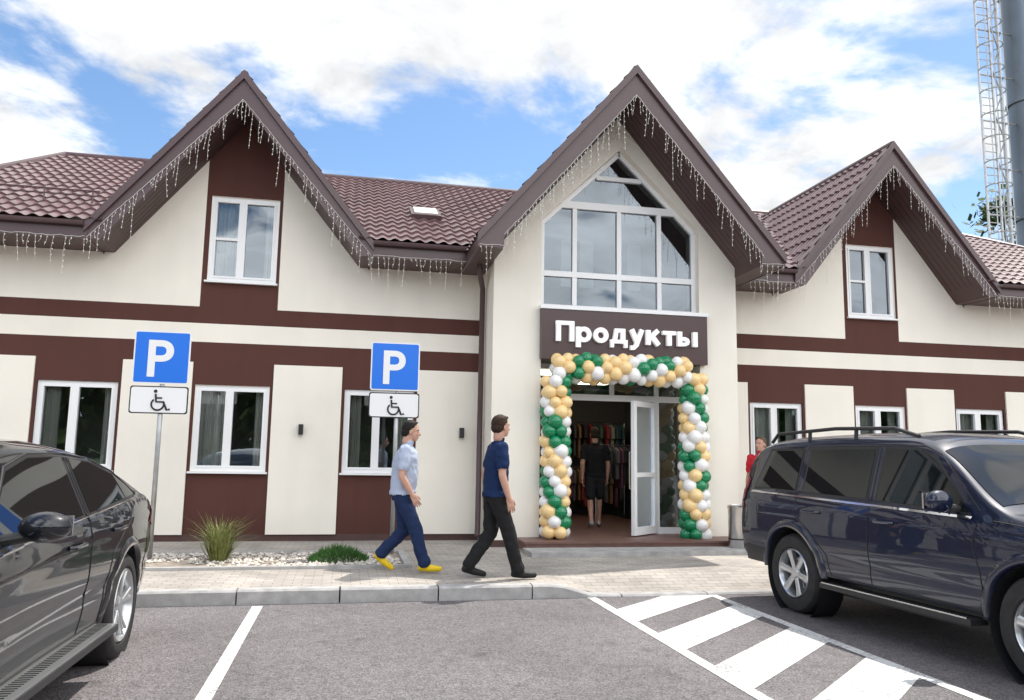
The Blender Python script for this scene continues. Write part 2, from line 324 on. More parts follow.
def window(x0,x1,z0,z1,Y,kind,cur=.5,seed=0):
    g=MB();fy0,fy1=Y+.03,Y+.09;f=.06
    g.box(x0,x0+f,fy0,fy1,z0,z1,'white');g.box(x1-f,x1,fy0,fy1,z0,z1,'white')
    g.box(x0+f,x1-f,fy0,fy1,z0,z0+f,'white');g.box(x0+f,x1-f,fy0,fy1,z1-f,z1,'white')
    mx=x0+(x1-x0)*.46
    g.box(mx-.03,mx+.03,fy0-.008,fy1,z0+f,z1-f,'white')
    for a,b in ((x0+f,mx-.03),(mx+.03,x1-f)):
        s=.03
        g.box(a,a+s,fy0-.012,fy1-.01,z0+f,z1-f,'white');g.box(b-s,b,fy0-.012,fy1-.01,z0+f,z1-f,'white')
        g.box(a+s,b-s,fy0-.012,fy1-.01,z0+f,z0+f+s,'white');g.box(a+s,b-s,fy0-.012,fy1-.01,z1-f-s,z1-f,'white')
    if kind=='up':
        zz=z0+(z1-z0)*.5;g.box(x0+f+.03,mx-.06,fy0-.01,fy1-.012,zz-.02,zz+.02,'white')
    g.box(x0-.03,x1+.03,Y-.07,Y+.03,z0-.03,z0-.001,'white')
    g.quad((x0+f,Y+.065,z0+f),(x1-f,Y+.065,z0+f),(x1-f,Y+.065,z1-f),(x0+f,Y+.065,z1-f),'glass')
    g.quad((x0-.4,Y+1.4,z0-.4),(x1+.4,Y+1.4,z0-.4),(x1+.4,Y+1.4,z1+.4),(x0-.4,Y+1.4,z1+.4),'room')
    for q in (0,1):
        X=(x0-.4,x1+.4)[q];g.quad((X,Y+.1,z0-.4),(X,Y+1.4,z0-.4),(X,Y+1.4,z1+.4),(X,Y+.1,z1+.4),'room')
        Z=(z0-.4,z1+.4)[q];g.quad((x0-.4,Y+.1,Z),(x1+.4,Y+.1,Z),(x1+.4,Y+1.4,Z),(x0-.4,Y+1.4,Z),'room')
    if cur>0:
        n=30;xs=[x0+.05+(x1-x0)*cur*i/n for i in range(n+1)]
        vs=[(x,Y+.2+.025*math.sin(i*1.7+seed),z) for i,x in enumerate(xs) for z in (z0-.1,z1)]
        g.add(vs,[(2*i,2*i+2,2*i+3,2*i+1) for i in range(n)],'curtain')
        xs=[x1-.05-(x1-x0)*.16*i/12 for i in range(13)]
        vs=[(x,Y+.22+.02*math.sin(i*2.1+seed),z) for i,x in enumerate(xs) for z in (z0-.1,z1)]
        g.add(vs,[(2*i,2*i+2,2*i+3,2*i+1) for i in range(12)],'curtain')
    g.obj('window',B,recalc=False)
for i,(a,b) in enumerate(LOW): window(a,b,LZ0,LZ1,YW,'low',[.2,.42,.20,.6,.4,.5,.3][i],i)
for a,b in UPW: window(a,b,UZ0,UZ1,YW,'up',.35 if a<0 else 0)
# bay
BX0,BX1=2.15,6.26;CX=4.19
OX0,OX1=2.92,5.60
g=MB()
def rakez(x): return 7.55-.3-abs(x-CX)*1.17
outer=[(BX0,.0),(OX0,.0),(OX0,3.01),(OX0,3.84),(OX0,5.28),(4.26,6.60),(4.26,rakez(4.26)),(CX,rakez(CX)),(BX0,rakez(BX0))]
D=.18
g.add([(x,YB,z) for x,z in outer],[tuple(range(len(outer)))],'cream')
outer2=[(BX1,.0),(OX1,.0),(OX1,3.01),(OX1,3.84),(OX1,5.28),(4.26,6.60),(4.26,rakez(4.26)),(BX1,rakez(BX1))]
g.add([(x,YB,z) for x,z in outer2],[tuple(range(len(outer2)))],'cream')
for P in ([(OX0,0),(OX0,5.28),(4.26,6.60)],[(OX1,0),(OX1,5.28),(4.26,6.60)]):
    for i in range(2):
        (a,b),(c,d)=P[i],P[i+1];g.quad((a,YB,b),(c,YB,d),(c,YB+D+.3,d),(a,YB+D+.3,b),'cream')
g.quad((BX0,YB,0),(BX0,YW+.3,0),(BX0,YW+.3,4.9),(BX0,YB,4.9),'cream');g.quad((BX1,YB,0),(BX1,YW+.3,0),(BX1,YW+.3,4.9),(BX1,YB,4.9),'cream')
g.box(BX0-.01,OX0-.002,YB-.012,YB-.002,.0,.24,'plinth');g.box(OX1+.002,BX1+.01,YB-.012,YB-.002,.0,.24,'plinth')
g.obj('entrance_bay_walls',B,recalc=False)
g=MB();g.box(OX0-.02,OX1+.08,YB-.12,YB+.10,3.01,3.80,'signb');g.box(OX0-.04,OX1+.10,YB-.14,YB+.02,3.803,3.86,'white')
g.obj('sign_board',B)
g=MB();LS=[0]
def lstroke(ox,pts,w,sc,closed=False):
    n=len(pts);P=[Vector((p[0],0,p[1])) for p in pts]
    rng=range(n if closed else n-1)
    L_=[];R_=[]
    for i in range(n):
        a=P[i-1] if (closed or i>0) else P[i];b=P[(i+1)%n] if (closed or i<n-1) else P[i]
        d=(b-a).normalized();nn=Vector((-d.z,0,d.x))*w/2;L_.append(P[i]+nn);R_.append(P[i]-nn)
    LS[0]+=1;y0=YB-.185-.0007*LS[0];y1=YB-.125
    def T_(v,y): return (3.12+(ox+v.x)*sc,y,3.29+v.z*sc)
    vs=[];
    for i in range(n): vs+=[T_(L_[i],y0),T_(R_[i],y0),T_(L_[i],y1),T_(R_[i],y1)]
    fs=[]
    for i in rng:
        a=i*4;b=((i+1)%n)*4;fs+=[(a,a+1,b+1,b),(a,b,b+2,a+2),(a+1,a+3,b+3,b+1)]
    if not closed: fs+=[(0,2,3,1),((n-1)*4,(n-1)*4+1,(n-1)*4+3,(n-1)*4+2)]
    g.add(vs,fs,'letters')
def ring(cx,cz,rx,rz,n=24): return [(cx+rx*math.cos(2*math.pi*i/n),cz+rz*math.sin(2*math.pi*i/n)) for i in range(n)]
V_,H_=.088,.072
glyphs=[(.34,[([(.044,0),(.044,.37)],V_,0),([(.296,0),(.296,.37)],V_,0),([(.0,.334),(.34,.334)],H_,0)]),
 (.29,[([(.044,-.10),(.044,.275)],V_,0),(ring(.150,.138,.100,.102),.080,1)]),
 (.29,[(ring(.145,.138,.102,.102),.082,1)]),
 (.33,[([(0,.034),(.33,.034)],.068,0),([(.034,-.075),(.034,.06)],.066,0),([(.296,-.075),(.296,.06)],.066,0),([(.085,.05),(.118,.24)],.078,0),([(.082,.241),(.285,.241)],.068,0),([(.243,.05),(.243,.275)],V_*.95,0)]),
 (.29,[([(.045,.275),(.160,.02)],V_,0),([(.247,.275),(.135,-.02),(.085,-.068),(.02,-.068)],V_*.92,0)]),
 (.29,[([(.044,0),(.044,.275)],V_,0),([(.07,.125),(.235,.275)],.085,0),([(.115,.165),(.245,.0)],.088,0)]),
 (.26,[([(.0,.240),(.26,.240)],.070,0),([(.13,0),(.13,.22)],V_,0)]),
 (.40,[([(.044,0),(.044,.275)],V_,0),([(.06,.140),(.15,.140),(.195,.118),(.205,.09),(.195,.060),(.15,.036),(.06,.036)],.066,0),([(.350,0),(.350,.275)],V_,0)])]
tot=sum(w for w,_ in glyphs)+.035*7;scl=2.36/tot;ox=0
for w,st in glyphs:
    for pts,sw,cl in st: lstroke(ox,pts,sw,scl,bool(cl))
    ox+=w+.035
g.obj('sign_letters',B)
g=MB();Yg=YB+.16
def fbar(p,q,w,y0=Yg-.03,y1=Yg+.05,k='white'):
    p=Vector((p[0],0,p[1]));q=Vector((q[0],0,q[1]));d=(q-p).normalized();n=Vector((-d.z,0,d.x))*w/2
    g.prism([((p-n).x,(p-n).z),((q-n).x,(q-n).z),((q+n).x,(q+n).z),((p+n).x,(p+n).z)],y0,y1,k)
pent=[(OX0,3.84),(OX1,3.84),(OX1,5.28),(4.26,6.60),(OX0,5.28)]
g.add([(x,Yg+.01,z) for x,z in pent],[tuple(range(5))],'glassbig')
fbar((OX0,3.88),(OX1,3.88),.09);fbar((OX0+.035,3.925),(OX0+.035,5.26),.07,Yg-.028);fbar((OX1-.035,3.925),(OX1-.035,5.26),.07,Yg-.028)
fbar((OX0+.03,5.26),(4.26,6.54),.075,Yg-.034);fbar((OX1-.03,5.26),(4.26,6.54),.075,Yg-.034)
fbar((OX0+.07,4.43),(OX1-.07,4.43),.09,Yg-.036)
fbar((OX0+.36,5.60),(OX1-.36,5.60),.12,Yg-.038)
fbar((3.87,6.10),(4.65,6.10),.07,Yg-.032)
for x in (3.50,4.26,4.96):
    fbar((x,3.926),(x,4.384),.075,Yg-.031);fbar((x,4.476),(x,5.54),.075,Yg-.031)
g.prism([(2.62,3.2),(5.9,3.2),(5.9,5.05),(CX,7.05),(2.62,5.2)],Yg+1.8,Yg+1.85,'room')
g.quad((OX0-.3,Yg+.3,3.4),(OX1+.3,Yg+.3,3.4),(OX1+.3,Yg+1.8,3.4),(OX0-.3,Yg+1.8,3.4),'room')
for x in (3.6,3.95,4.85): g.box(x,x+.25,Yg+1.2,Yg+1.25,4.5,5.35,'curtain')
g.obj('arched_window',B,recalc=False)
def roofprof(ax,az,h,sl,th,eb,xin=None):
    tip=az-sl*h
    if xin is None:
        xin=(az-th-eb)/sl;right=[(ax,az),(ax+h,tip),(ax+h,eb),(ax+xin,eb),(ax,az-th)];left=[(ax-xin,eb),(ax-h,eb),(ax-h,tip)]
    else:
        zi=az-th-sl*xin;right=[(ax,az),(ax+h,tip),(ax+h,eb),(ax+xin,eb),(ax+xin,zi),(ax,az-th)];left=[(ax-xin,zi),(ax-xin,eb),(ax-h,eb),(ax-h,tip)]
    return right+left
def halfs(poly,ax,az,th):
    r=[p for p in poly if p[0]>=ax-1e-6]
    return r,[(ax,az)]+[(ax,az-th)]+[p for p in poly if p[0]<ax-1e-6]
g=MB()
def addroof(ax,az,h,sl,th,eb,y0,y1,xin=None):
    P=roofprof(ax,az,h,sl,th,eb,xin);r,l=halfs(P,ax,az,th)
    g.prism(r,y0,y1,'soffit','fascia');g.prism(l,y0,y1,'soffit','fascia')
    for s in (-1,1):
        tip=az-sl*h
        g.box(min(ax+s*h,ax+s*(h+.03)),max(ax+s*h,ax+s*(h+.03)),y0-.02,y1,eb-.01,tip+.02,'fascia')
        a=(ax,az+.07);b=(ax+s*(h+.04),az-sl*(h+.04)+.07)
        g.prism([a,b,(b[0],b[1]-.14),(ax,az-.07)],y0-.05,y0-.001,'fascia')
        g.prism([a,b,(b[0],b[1]-.05),(ax,az+.02)],y0,y0+.12,'fascia')
    yy=y0+.16
    while yy<y0+.95:
        for s in (-1,1):
            x1=(az-th-4.75)/sl
            g.prism([(ax+s*.02,az-th-.02*sl-.004),(ax+s*x1,az-th-sl*x1-.004),(ax+s*x1,az-th-sl*x1+.01),(ax+s*.02,az-th-.02*sl+.01)],yy,yy+.008,'black')
        yy+=.13
for ax,az,h in gab: addroof(ax,az,h,SL,.42,EZ,YF,13.3)
YC=11.1
addroof(CX,7.52,2.42,1.17,.42,4.52,YC,13.3,2.06)
g.obj('gable_roofs',B)
g=MB()
segs=[(WX0-.6,gab[0][0]-2.06),(gab[0][0]+2.06,CX-2.45),(CX+2.45,gab[1][0]-2.06),(gab[1][0]+2.06,WX1+.6)]
for a,b in segs:
    g.box(a,b,YF,YF+.04,EZ,4.78,'fascia');g.box(a,b,YF+.041,YW+.02,EZ,EZ+.03,'soffit')
    n=8;pr=[(YF-.01-.06+.06*math.cos(math.pi+math.pi*i/n),4.76+.06*math.sin(math.pi+math.pi*i/n)) for i in range(n+1)]
    vs=[(x,y,z) for x in (a,b) for y,z in pr];g.add(vs,[(i,i+1,n+2+i,n+1+i) for i in range(n)],'fascia')
for s,X in ((-1,WX0-.6),(1,WX1+.6)): g.box(X-.02,X+.02,YF,23.2,EZ,4.78,'fascia')
g.obj('eaves',B,recalc=False)
def mainz(y): return 4.80+.526*(y-YF)
RY=17.5;RZ=mainz(RY)
def gabz(x,ax,az,sl): return az-sl*abs(x-ax)
G3=[(gab[0][0],gab[0][1],SL),(gab[1][0],gab[1][1],SL),(CX,7.52,1.17)]
def tilesheet(g,O,U,V,Lu,Lv,keep,du=.035,course=.35,wave=.19):
    O=Vector(O);U=Vector(U).normalized();V=Vector(V).normalized();N=U.cross(V);N=N if N.z>0 else -N
    nu=max(2,int(Lu/du));rows=[]
    c=0
    while c*course<Lv:
        rows+=[(c*course,.032),(min(Lv,c*course+course*.5),.016),(min(Lv,c*course+course),.0)];c+=1
    vs=[]
    for v,h in rows:
        for i in range(nu+1):
            u=Lu*i/nu;vs.append(O+U*u+V*v+N*(h+.01+.020*math.cos(2*math.pi*u/wave)))
    fs=[]
    for r in range(len(rows)-1):
        for i in range(nu):
            f=(r*(nu+1)+i,r*(nu+1)+i+1,(r+1)*(nu+1)+i+1,(r+1)*(nu+1)+i)
            c_=(vs[f[0]]+vs[f[2]])/2
            if keep(c_): fs.append(f)
    used=sorted(set(i for f in fs for i in f));mp={k:i for i,k in enumerate(used)}
    g.add([vs[i] for i in used],[tuple(mp[i] for i in f) for f in fs],'tile')
lx0,lx1=WX0-.6,WX1+.6;hx0,hx1=-6.04,14.3
def keepmain(c):
    t=(c.y-YF)/(RY-YF);a=lx0+(hx0-lx0)*t;b=lx1+(hx1-lx1)*t
    if not(a<c.x<b): return False
    for ax,az,sl in G3:
        if gabz(c.x,ax,az,sl)>c.z+.12: return False
    return True
g=MB();Ls=((RY-YF)**2+(RZ-4.8)**2)**.5
tilesheet(g,(lx0,YF-.05,4.8-.026),(1,0,0),(0,RY-YF,RZ-4.8),lx1-lx0,Ls,keepmain)
for ax,az,sl in G3:
    h=2.03 if az<7.4 else 2.42;y0=YF-.03 if az<7.4 else YC-.03
    for s in (-1,1):
        L=(h*h+(sl*h)**2)**.5
        O=(ax+s*(h+.03),y0,az-sl*(h+.03)+.0)
        tilesheet(g,O,(0,1,0),(-s*h,0,sl*h),17.5-y0,L,lambda c:c.z>mainz(c.y)-.12 or c.y<13.0)
g.add([(lx0,YF,4.8),(hx0,RY,RZ),(lx0,22.8,4.8)],[(0,1,2)],'tile');g.add([(lx1,YF,4.8),(hx1,RY,RZ),(lx1,22.8,4.8)],[(0,1,2)],'tile')
g.quad((lx0,22.8,4.8),(lx1,22.8,4.8),(hx1,RY,RZ),(hx0,RY,RZ),'tile')
g.obj('roof_tiles',B,recalc=False,angle=40)
g=MB()
g.tube([(hx0,RY,RZ+.0),(hx1,RY,RZ+.0)],.08,'fascia',10)
g.tube([(hx0,RY,RZ+.0),(lx0,YF,4.82)],.08,'fascia',8);g.tube([(hx1,RY,RZ+.0),(lx1,YF,4.82)],.08,'fascia',8)
for ax,az,sl in G3:
    y0=YF if az<7.4 else YC;g.tube([(ax,y0-.01,az+.01),(ax,YF+(az-4.8)/.526,az+.01)],.065,'fascia',8)
g.obj('ridge_caps',B)
g=MB()
for a,b,yy in ((-6.3,-4.0,13.2),):
    for dz in (.14,.22): g.tube([(a,yy,mainz(yy)+dz),(b,yy,mainz(yy)+dz)],.012,'fascia',6)
    x=a+.1
    while x<b: g.tube([(x,yy,mainz(yy)),(x,yy,mainz(yy)+.24)],.012,'fascia',5);x+=.7
g.obj('snow_guards',B)
g=MB();n=Vector((0,-.526,1)).normalized();v=Vector((0,1,.526)).normalized();c=Vector((1.22,14.1,mainz(14.1)));u=Vector((1,0,0))
def rb(w,l,h0,h1,k):
    vs=[c+u*sx*w+v*sy*l+n*h for h in (h0,h1) for sx,sy in ((-1,-1),(1,-1),(1,1),(-1,1))]
    g.add(vs,[(0,1,2,3),(4,5,6,7),(0,1,5,4),(1,2,6,5),(2,3,7,6),(3,0,4,7)],k)
rb(.27,.32,0,.11,'fascia');rb(.21,.26,.08,.135,'curtain')
g.obj('roof_window',B)
g=MB();g.tube([(1.95,YF+.02,4.55),(1.97,YF+.1,4.40),(2.08,YW-.35,4.22),(2.08,YW-.35,2.0),(2.08,YW-.35,.35),(2.05,YW-.5,.25)],.045,'fascia',10)
g.tube([(6.35,YF+.25,4.55),(6.35,YW-.3,4.2),(6.35,YW-.3,.3)],.045,'fascia',10)
g.obj('downpipes',B,smooth=True)
g=MB()
for x,z in ((-.72,1.86),(1.83,1.86),(8.6,1.86)): g.box(x-.035,x+.035,YW-.12,YW-.031,z-.08,z+.08,'black')
g.obj('wall_lamps',B)
# entrance
g=MB()
fl=.28
g.box(OX0-.35,OX1+.45,11.35,YB-.003,.0,fl-.03,'porch');g.box(OX0-.37,OX1+.47,11.33,YB-.004,fl-.03,fl,'porch')
g.box(OX0-.4,OX1+.8,10.75,11.328,.0,.20,'concrete')
g.quad((OX0,YB,fl),(OX1,YB,fl),(OX1,17,fl),(OX0,17,fl),'porch')
g.quad((OX0-.5,12.45,3.02),(OX1+.5,12.45,3.02),(OX1+.5,17,3.02),(OX0-.5,17,3.02),'room')
g.quad((OX0-.5,17,0),(OX1+.5,17,0),(OX1+.5,17,3.02),(OX0-.5,17,3.02),'shop')
g.quad((OX0-.5,12.5,0),(OX0-.5,17,0),(OX0-.5,17,3.02),(OX0-.5,12.5,3.02),'shop');g.quad((OX1+.5,12.5,0),(OX1+.5,17,0),(OX1+.5,17,3.02),(OX1+.5,12.5,3.02),'shop')
g.quad((OX0,YB,3.012),(OX1,YB,3.012),(OX1,12.45,3.012),(OX0,12.45,3.012),'room')
g.obj('porch',B,recalc=False)
g=MB();Yd=12.45
def fb(x0,x1,z0,z1,y0=Yd,y1=Yd+.07,k='white'): g.box(x0,x1,y0,y1,z0,z1,k)
fb(OX0,OX0+.07,fl,3.0);fb(OX1-.07,OX1,fl,3.0);fb(OX0+.07,OX1-.07,2.93,3.0);fb(OX0+.07,OX1-.07,2.42,2.52,Yd-.005)
fb(3.44,3.52,fl,2.42,Yd-.004);fb(4.98,5.06,fl,2.42,Yd-.004);fb(4.22,4.28,2.52,2.93,Yd-.003)
fb(3.40,3.46,2.52,2.93,Yd-.003);fb(5.0,5.06,2.52,2.93,Yd-.003)
fb(OX0+.07,3.44,fl,fl+.1,Yd-.003);fb(5.06,OX1-.07,fl,fl+.1,Yd-.003)
g.quad((OX0+.07,Yd+.03,2.52),(OX1-.07,Yd+.03,2.52),(OX1-.07,Yd+.03,2.93),(OX0+.07,Yd+.03,2.93),'glass')
g.quad((OX0+.07,Yd+.03,fl+.1),(3.44,Yd+.03,fl+.1),(3.44,Yd+.03,2.42),(OX0+.07,Yd+.03,2.42),'glass')
g.quad((5.06,Yd+.03,fl+.1),(OX1-.07,Yd+.03,fl+.1),(OX1-.07,Yd+.03,2.42),(5.06,Yd+.03,2.42),'glass')
g.obj('entrance_frame',B,recalc=False)
def leaf(hx,hy,ang,w,name):
    g=MB()
    f=.085;h0,h1=fl+.02,2.40
    g.box(0,f,-.03,.03,h0,h1,'white');g.box(w-f,w,-.03,.03,h0,h1,'white');g.box(f,w-f,-.03,.03,h0,h0+.12,'white');g.box(f,w-f,-.03,.03,h1-f,h1,'white');g.box(f,w-f,-.029,.029,1.2,1.27,'white')
    g.quad((f,0,h0+.12),(w-f,0,h0+.12),(w-f,0,h1-f),(f,0,h1-f),'doorglass')
    g.tube([(w-f*.5,-.03,1.0),(w-f*.5,-.08,1.02),(w-f*.5,-.08,1.58),(w-f*.5,-.03,1.6)],.014,'steel',8)
    o=g.obj(name,B,recalc=False);o.location=(hx,hy,0);o.rotation_euler=(0,0,ang);return o
leaf(4.98,Yd-.03,rad(-140),.74,'entrance_door_leaf')
leaf(3.52,Yd+.1,rad(78),.70,'entrance_door_leaf')
g=MB();cols={'c1':(.28,.04,.04),'c2':(.03,.05,.14),'c3':(.32,.29,.25),'c4':(.05,.11,.07),'c5':(.25,.13,.05),'c6':(.02,.02,.02),'c7':(.14,.05,.09),'c8':(.06,.06,.065),'c9':(.12,.12,.13)}
for k,c in cols.items(): M[k]=mat('cloth_'+k,c,.8)
def shirt(x,yy,zt,w,hh,k):
    g.add([(x,yy-.06,zt),(x,yy+.06,zt),(x,yy+.24,zt-.07),(x,yy+.26,zt-.30),(x,yy+.19,zt-.32),(x,yy+.20,zt-hh),(x,yy-.20,zt-hh),(x,yy-.19,zt-.32),(x,yy-.26,zt-.30),(x,yy-.24,zt-.07)]+
          [(x+w,yy-.06,zt),(x+w,yy+.06,zt),(x+w,yy+.24,zt-.07),(x+w,yy+.26,zt-.30),(x+w,yy+.19,zt-.32),(x+w,yy+.20,zt-hh),(x+w,yy-.20,zt-hh),(x+w,yy-.19,zt-.32),(x+w,yy-.26,zt-.30),(x+w,yy-.24,zt-.07)],
          [tuple(range(10)),tuple(range(19,9,-1))]+[(i,(i+1)%10,10+(i+1)%10,10+i) for i in range(10)],k)
for yy,zt,xa,xb in ((14.9,1.70,4.75,5.95),(15.9,1.65,2.8,4.1),(16.5,2.2,2.75,5.9),(16.5,1.25,2.75,5.9)):
    g.tube([(xa,yy,zt+.04),(xb,yy,zt+.04)],.015,'steel')
    for xx in (xa,xb): g.tube([(xx,yy,fl),(xx,yy,zt+.04)],.018,'steel')
    x=xa+.05
    while x<xb-.08:
        w=random.uniform(.03,.07);k=random.choice(list(cols));shirt(x,yy,zt,w,random.uniform(.55,.8),k);x+=w+random.uniform(.01,.09)
g.obj('clothes_rack')
g=MB();M['panel']=mat('ceiling_lamp',(.9,.9,.85),.5,emit=(1,.88,.7,6))
for x in (3.4,4.8):
    g.box(x-.3,x+.3,13.4,13.9,2.96,3.0,'panel');g.box(x-.3,x+.3,15.0,15.4,2.96,3.0,'panel')
g.obj('ceiling_lamp',B)
# ------------------------------------------------------------------ fairy lights
g=MB()
def strands(p,q,y,step=.08):
    p=Vector((p[0],y,p[1]));q=Vector((q[0],y,q[1]));L=(q-p).length;n=int(L/step)
    g.tube([p+(q-p)*(i/n)+Vector((0,random.uniform(-.005,.005),random.uniform(-.012,.012))) for i in range(n+1)],.004,'wire',4)
    pat=[.16,.42,.26,.62,.2,.34,.5,.14]
    for i in range(n+1):
        if random.random()<.10: continue
        a=p+(q-p)*(i/n);l=pat[i%8]*random.uniform(.5,1.1);dx=random.uniform(-.04,.04);dy=random.uniform(-.02,.02)
        b=a+Vector((dx,dy,-l));m=(a+b)/2+Vector((random.uniform(-.02,.02),0,0))
        g.tube([a,m,b],.0022,'wire',3)
        k=0.04
        while k<l:
            c=a+(b-a)*(k/l);g.ell(c,(.008,.008,.012),'bulb',4,3);k+=.085
for a,b in segs: strands((max(a,-6.9),EZ+.02),(b,EZ+.02),YF-.015)
for ax,az,h in gab:
    strands((ax-h,EZ+.02),(ax,az-.40),YF-.015);strands((ax,az-.40),(ax+h,EZ+.02),YF-.015)
strands((CX-2.42,4.55),(CX-2.06,4.55),YC-.015);strands((CX-2.06,4.72),(CX,7.10),YC-.015);strands((CX,7.10),(CX+2.06,4.72),YC-.015);strands((CX+2.06,4.55),(CX+2.42,4.55),YC-.015)
g.obj('fairy_lights',recalc=False)
# ------------------------------------------------------------------ balloons
M['bg']=mat('balloon_green',(.004,.22,.085),.18,coat=.4);M['bw']=mat('balloon_white',(.86,.85,.83),.2,coat=.3);M['bp']=mat('balloon_peach',(.90,.64,.30),.2,coat=.3)
g=MB();path=[];XL,XR,ZT=3.12,5.38,2.86
z=.38
while z<ZT-.1: path.append(((XL,z),0));z+=.150
x=XL+.02
while x<XR: path.append(((x,ZT+.02*math.sin((x-XL)/(XR-XL)*math.pi)),1));x+=.150
z=ZT-.12
while z>.3: path.append(((XR,z),2));z-=.150
for i,((x,z),md) in enumerate(path):
    for j in range(5):
        a=j*math.pi*2/5+i*rad(36)*( -1 if md==2 else 1)
        r=random.uniform(.092,.122);o=.138+random.uniform(-.012,.012)
        if md==1: c=Vector((x,11.80+o*math.cos(a),z+o*math.sin(a)))
        else: c=Vector((x+o*math.cos(a),11.80+o*math.sin(a),z))
        c+=Vector((0,0,random.uniform(-.012,.012)))
        ph=(math.degrees(a)*(-1 if md==2 else 1)+i*52)%360
        k='bg' if ph<105 else ('bw' if ph<180 else ('bp' if ph<300 else 'bw'))
        if random.random()<.14: k=random.choice(('bg','bw','bp'))
        out=(c-Vector((x,11.80,z))).normalized()
        q=Vector((0,0,1)).rotation_difference(out).to_matrix()
        g.ell(c,(r,r,r*1.1),k,18,12,q)
g.obj('balloon_arch',smooth=True,recalc=False)
# ------------------------------------------------------------------ signs
def psign(X,Y,name,px,dz=0):
    E=empty(name,(X,Y,.14+dz))
    g=MB();g.tube([(px,0.03,-.1),(px,.03,1.45),(px,.03,2.86)],.03,'metal',12);g.obj('post',E,smooth=True)
    g=MB()
    def rr(x0,x1,z0,z1,y0,y1,k,r=.03):
        P=[]
        for cx,cz,a0 in ((x1-r,z1-r,0),(x0+r,z1-r,90),(x0+r,z0+r,180),(x1-r,z0+r,270)):
            for a in range(0,91,30): P.append((cx+r*math.cos(rad(a0+a)),cz+r*math.sin(rad(a0+a))))
        g.prism(P,y0,y1,k)
    rr(-.34,.34,2.20,2.88,-.012,0,'signw');rr(-.322,.322,2.218,2.862,-.015,-.0125,'blue',.02)
    rr(-.35,.35,1.82,2.17,-.012,0,'black');rr(-.335,.335,1.835,2.155,-.015,-.0125,'signw')
    g.box(px-.05,px+.05,.0,.07,2.4,2.44,'metal');g.box(px-.05,px+.05,.0,.07,1.98,2.02,'metal')
    g.obj('plates',E)
    t=bpy.data.curves.new('P','FONT');t.body='P';t.size=.66;t.extrude=.001;t.offset=.012
    o=bpy.data.objects.new('letter_p',t);COL.objects.link(o);t.materials.append(M['signw']);o.rotation_euler=(rad(90),0,0);o.parent=E;o.location=(-.20,-.0175,2.30)
    g=MB();y=-.018
    def line(pts,r=.012):
        g.tube([(a,y,b) for a,b in pts],r,'black',6)
    cx,cz=-.01,1.94
    line([(cx+.075*math.cos(rad(a)),cz+.075*math.sin(rad(a))) for a in range(130,371,15)])
    line([(cx-.03,cz+.13),(cx-.02,cz+.03),(cx+.07,cz+.03),(cx+.11,cz-.07),(cx+.15,cz-.06)],.014);line([(cx-.03,cz+.08),(cx+.05,cz+.08)],.010)
    g.ell((cx-.033,y,cz+.165),(.022,.008,.022),'black',10,8);g.obj('wheelchair_symbol',E)
psign(-2.37,10.8,'disabled_parking_sign',.02)
psign(.62,11.2,'disabled_parking_sign.001',.04,.04)
g=MB();g.lathe([(0,0),(0,.14),(.02,.15),(.56,.15),(.58,.16),(.62,.16),(.63,.12),(.60,.11),(.60,0)],(5.78,11.15,.20),(0,0,1),'steel',28);g.lathe([(.12,.152),(.14,.152),(.14,.15)],(5.78,11.15,.20),(0,0,1),'black',28);g.obj('litter_bin',angle=40)
# ------------------------------------------------------------------ tower
T=empty('chimney_mast',(0,0,0));g=MB()
M['mast']=mat('mast_steel',(.16,.19,.23),.35,metal=.5,noise_s=.7,noise_a=.15)
FX=24.75
g.tube([(FX,24,0),(FX,24,9),(FX,24,18),(FX,24,27)],.70,'mast',28)
for z in (6,10.5,15,19.5,24): g.lathe([(-.05,.71),(-.05,.78),(.05,.78),(.05,.71)],(FX,24,z),(0,0,1),'mast',28)
g.obj('flue',T,angle=40);g=MB()
lx=22.80
for dx in (-.28,.28): g.tube([(lx+dx,23.9,0),(lx+dx,23.9,27)],.05,'metal',6)
z=.3
while z<27: g.tube([(lx-.28,23.9,z),(lx+.28,23.9,z)],.02,'metal',5);z+=.3
z=2.5
while z<27:
    g.tube([(lx+.42*math.cos(a)*1.0,23.9-.38-.42*math.sin(a)+.1,z) for a in [rad(q) for q in range(-30,211,20)]],.026,'metal',5);z+=.9
for q in (-30,30,90,150,210): g.tube([(lx+.42*math.cos(rad(q)),23.62-.42*math.sin(rad(q)),2.5),(lx+.42*math.cos(rad(q)),23.62-.42*math.sin(rad(q)),27)],.02,'metal',5)
z=1.5
while z<27:
    for dx in (-.28,.28): g.tube([(lx+dx,23.9,z),(24.3,24,z)],.035,'metal',5)
    z+=1.8
g.tube([(23.65,24.1,0),(23.65,24.1,27)],.08,'metal',6)
z=0
while z<26.5:
    g.tube([(lx+.28,23.9,z),(23.65,24.1,z+.9)],.028,'metal',5);g.tube([(23.65,24.1,z+.9),(lx+.28,23.9,z+1.8)],.028,'metal',5);z+=1.8
g.obj('ladder',T)
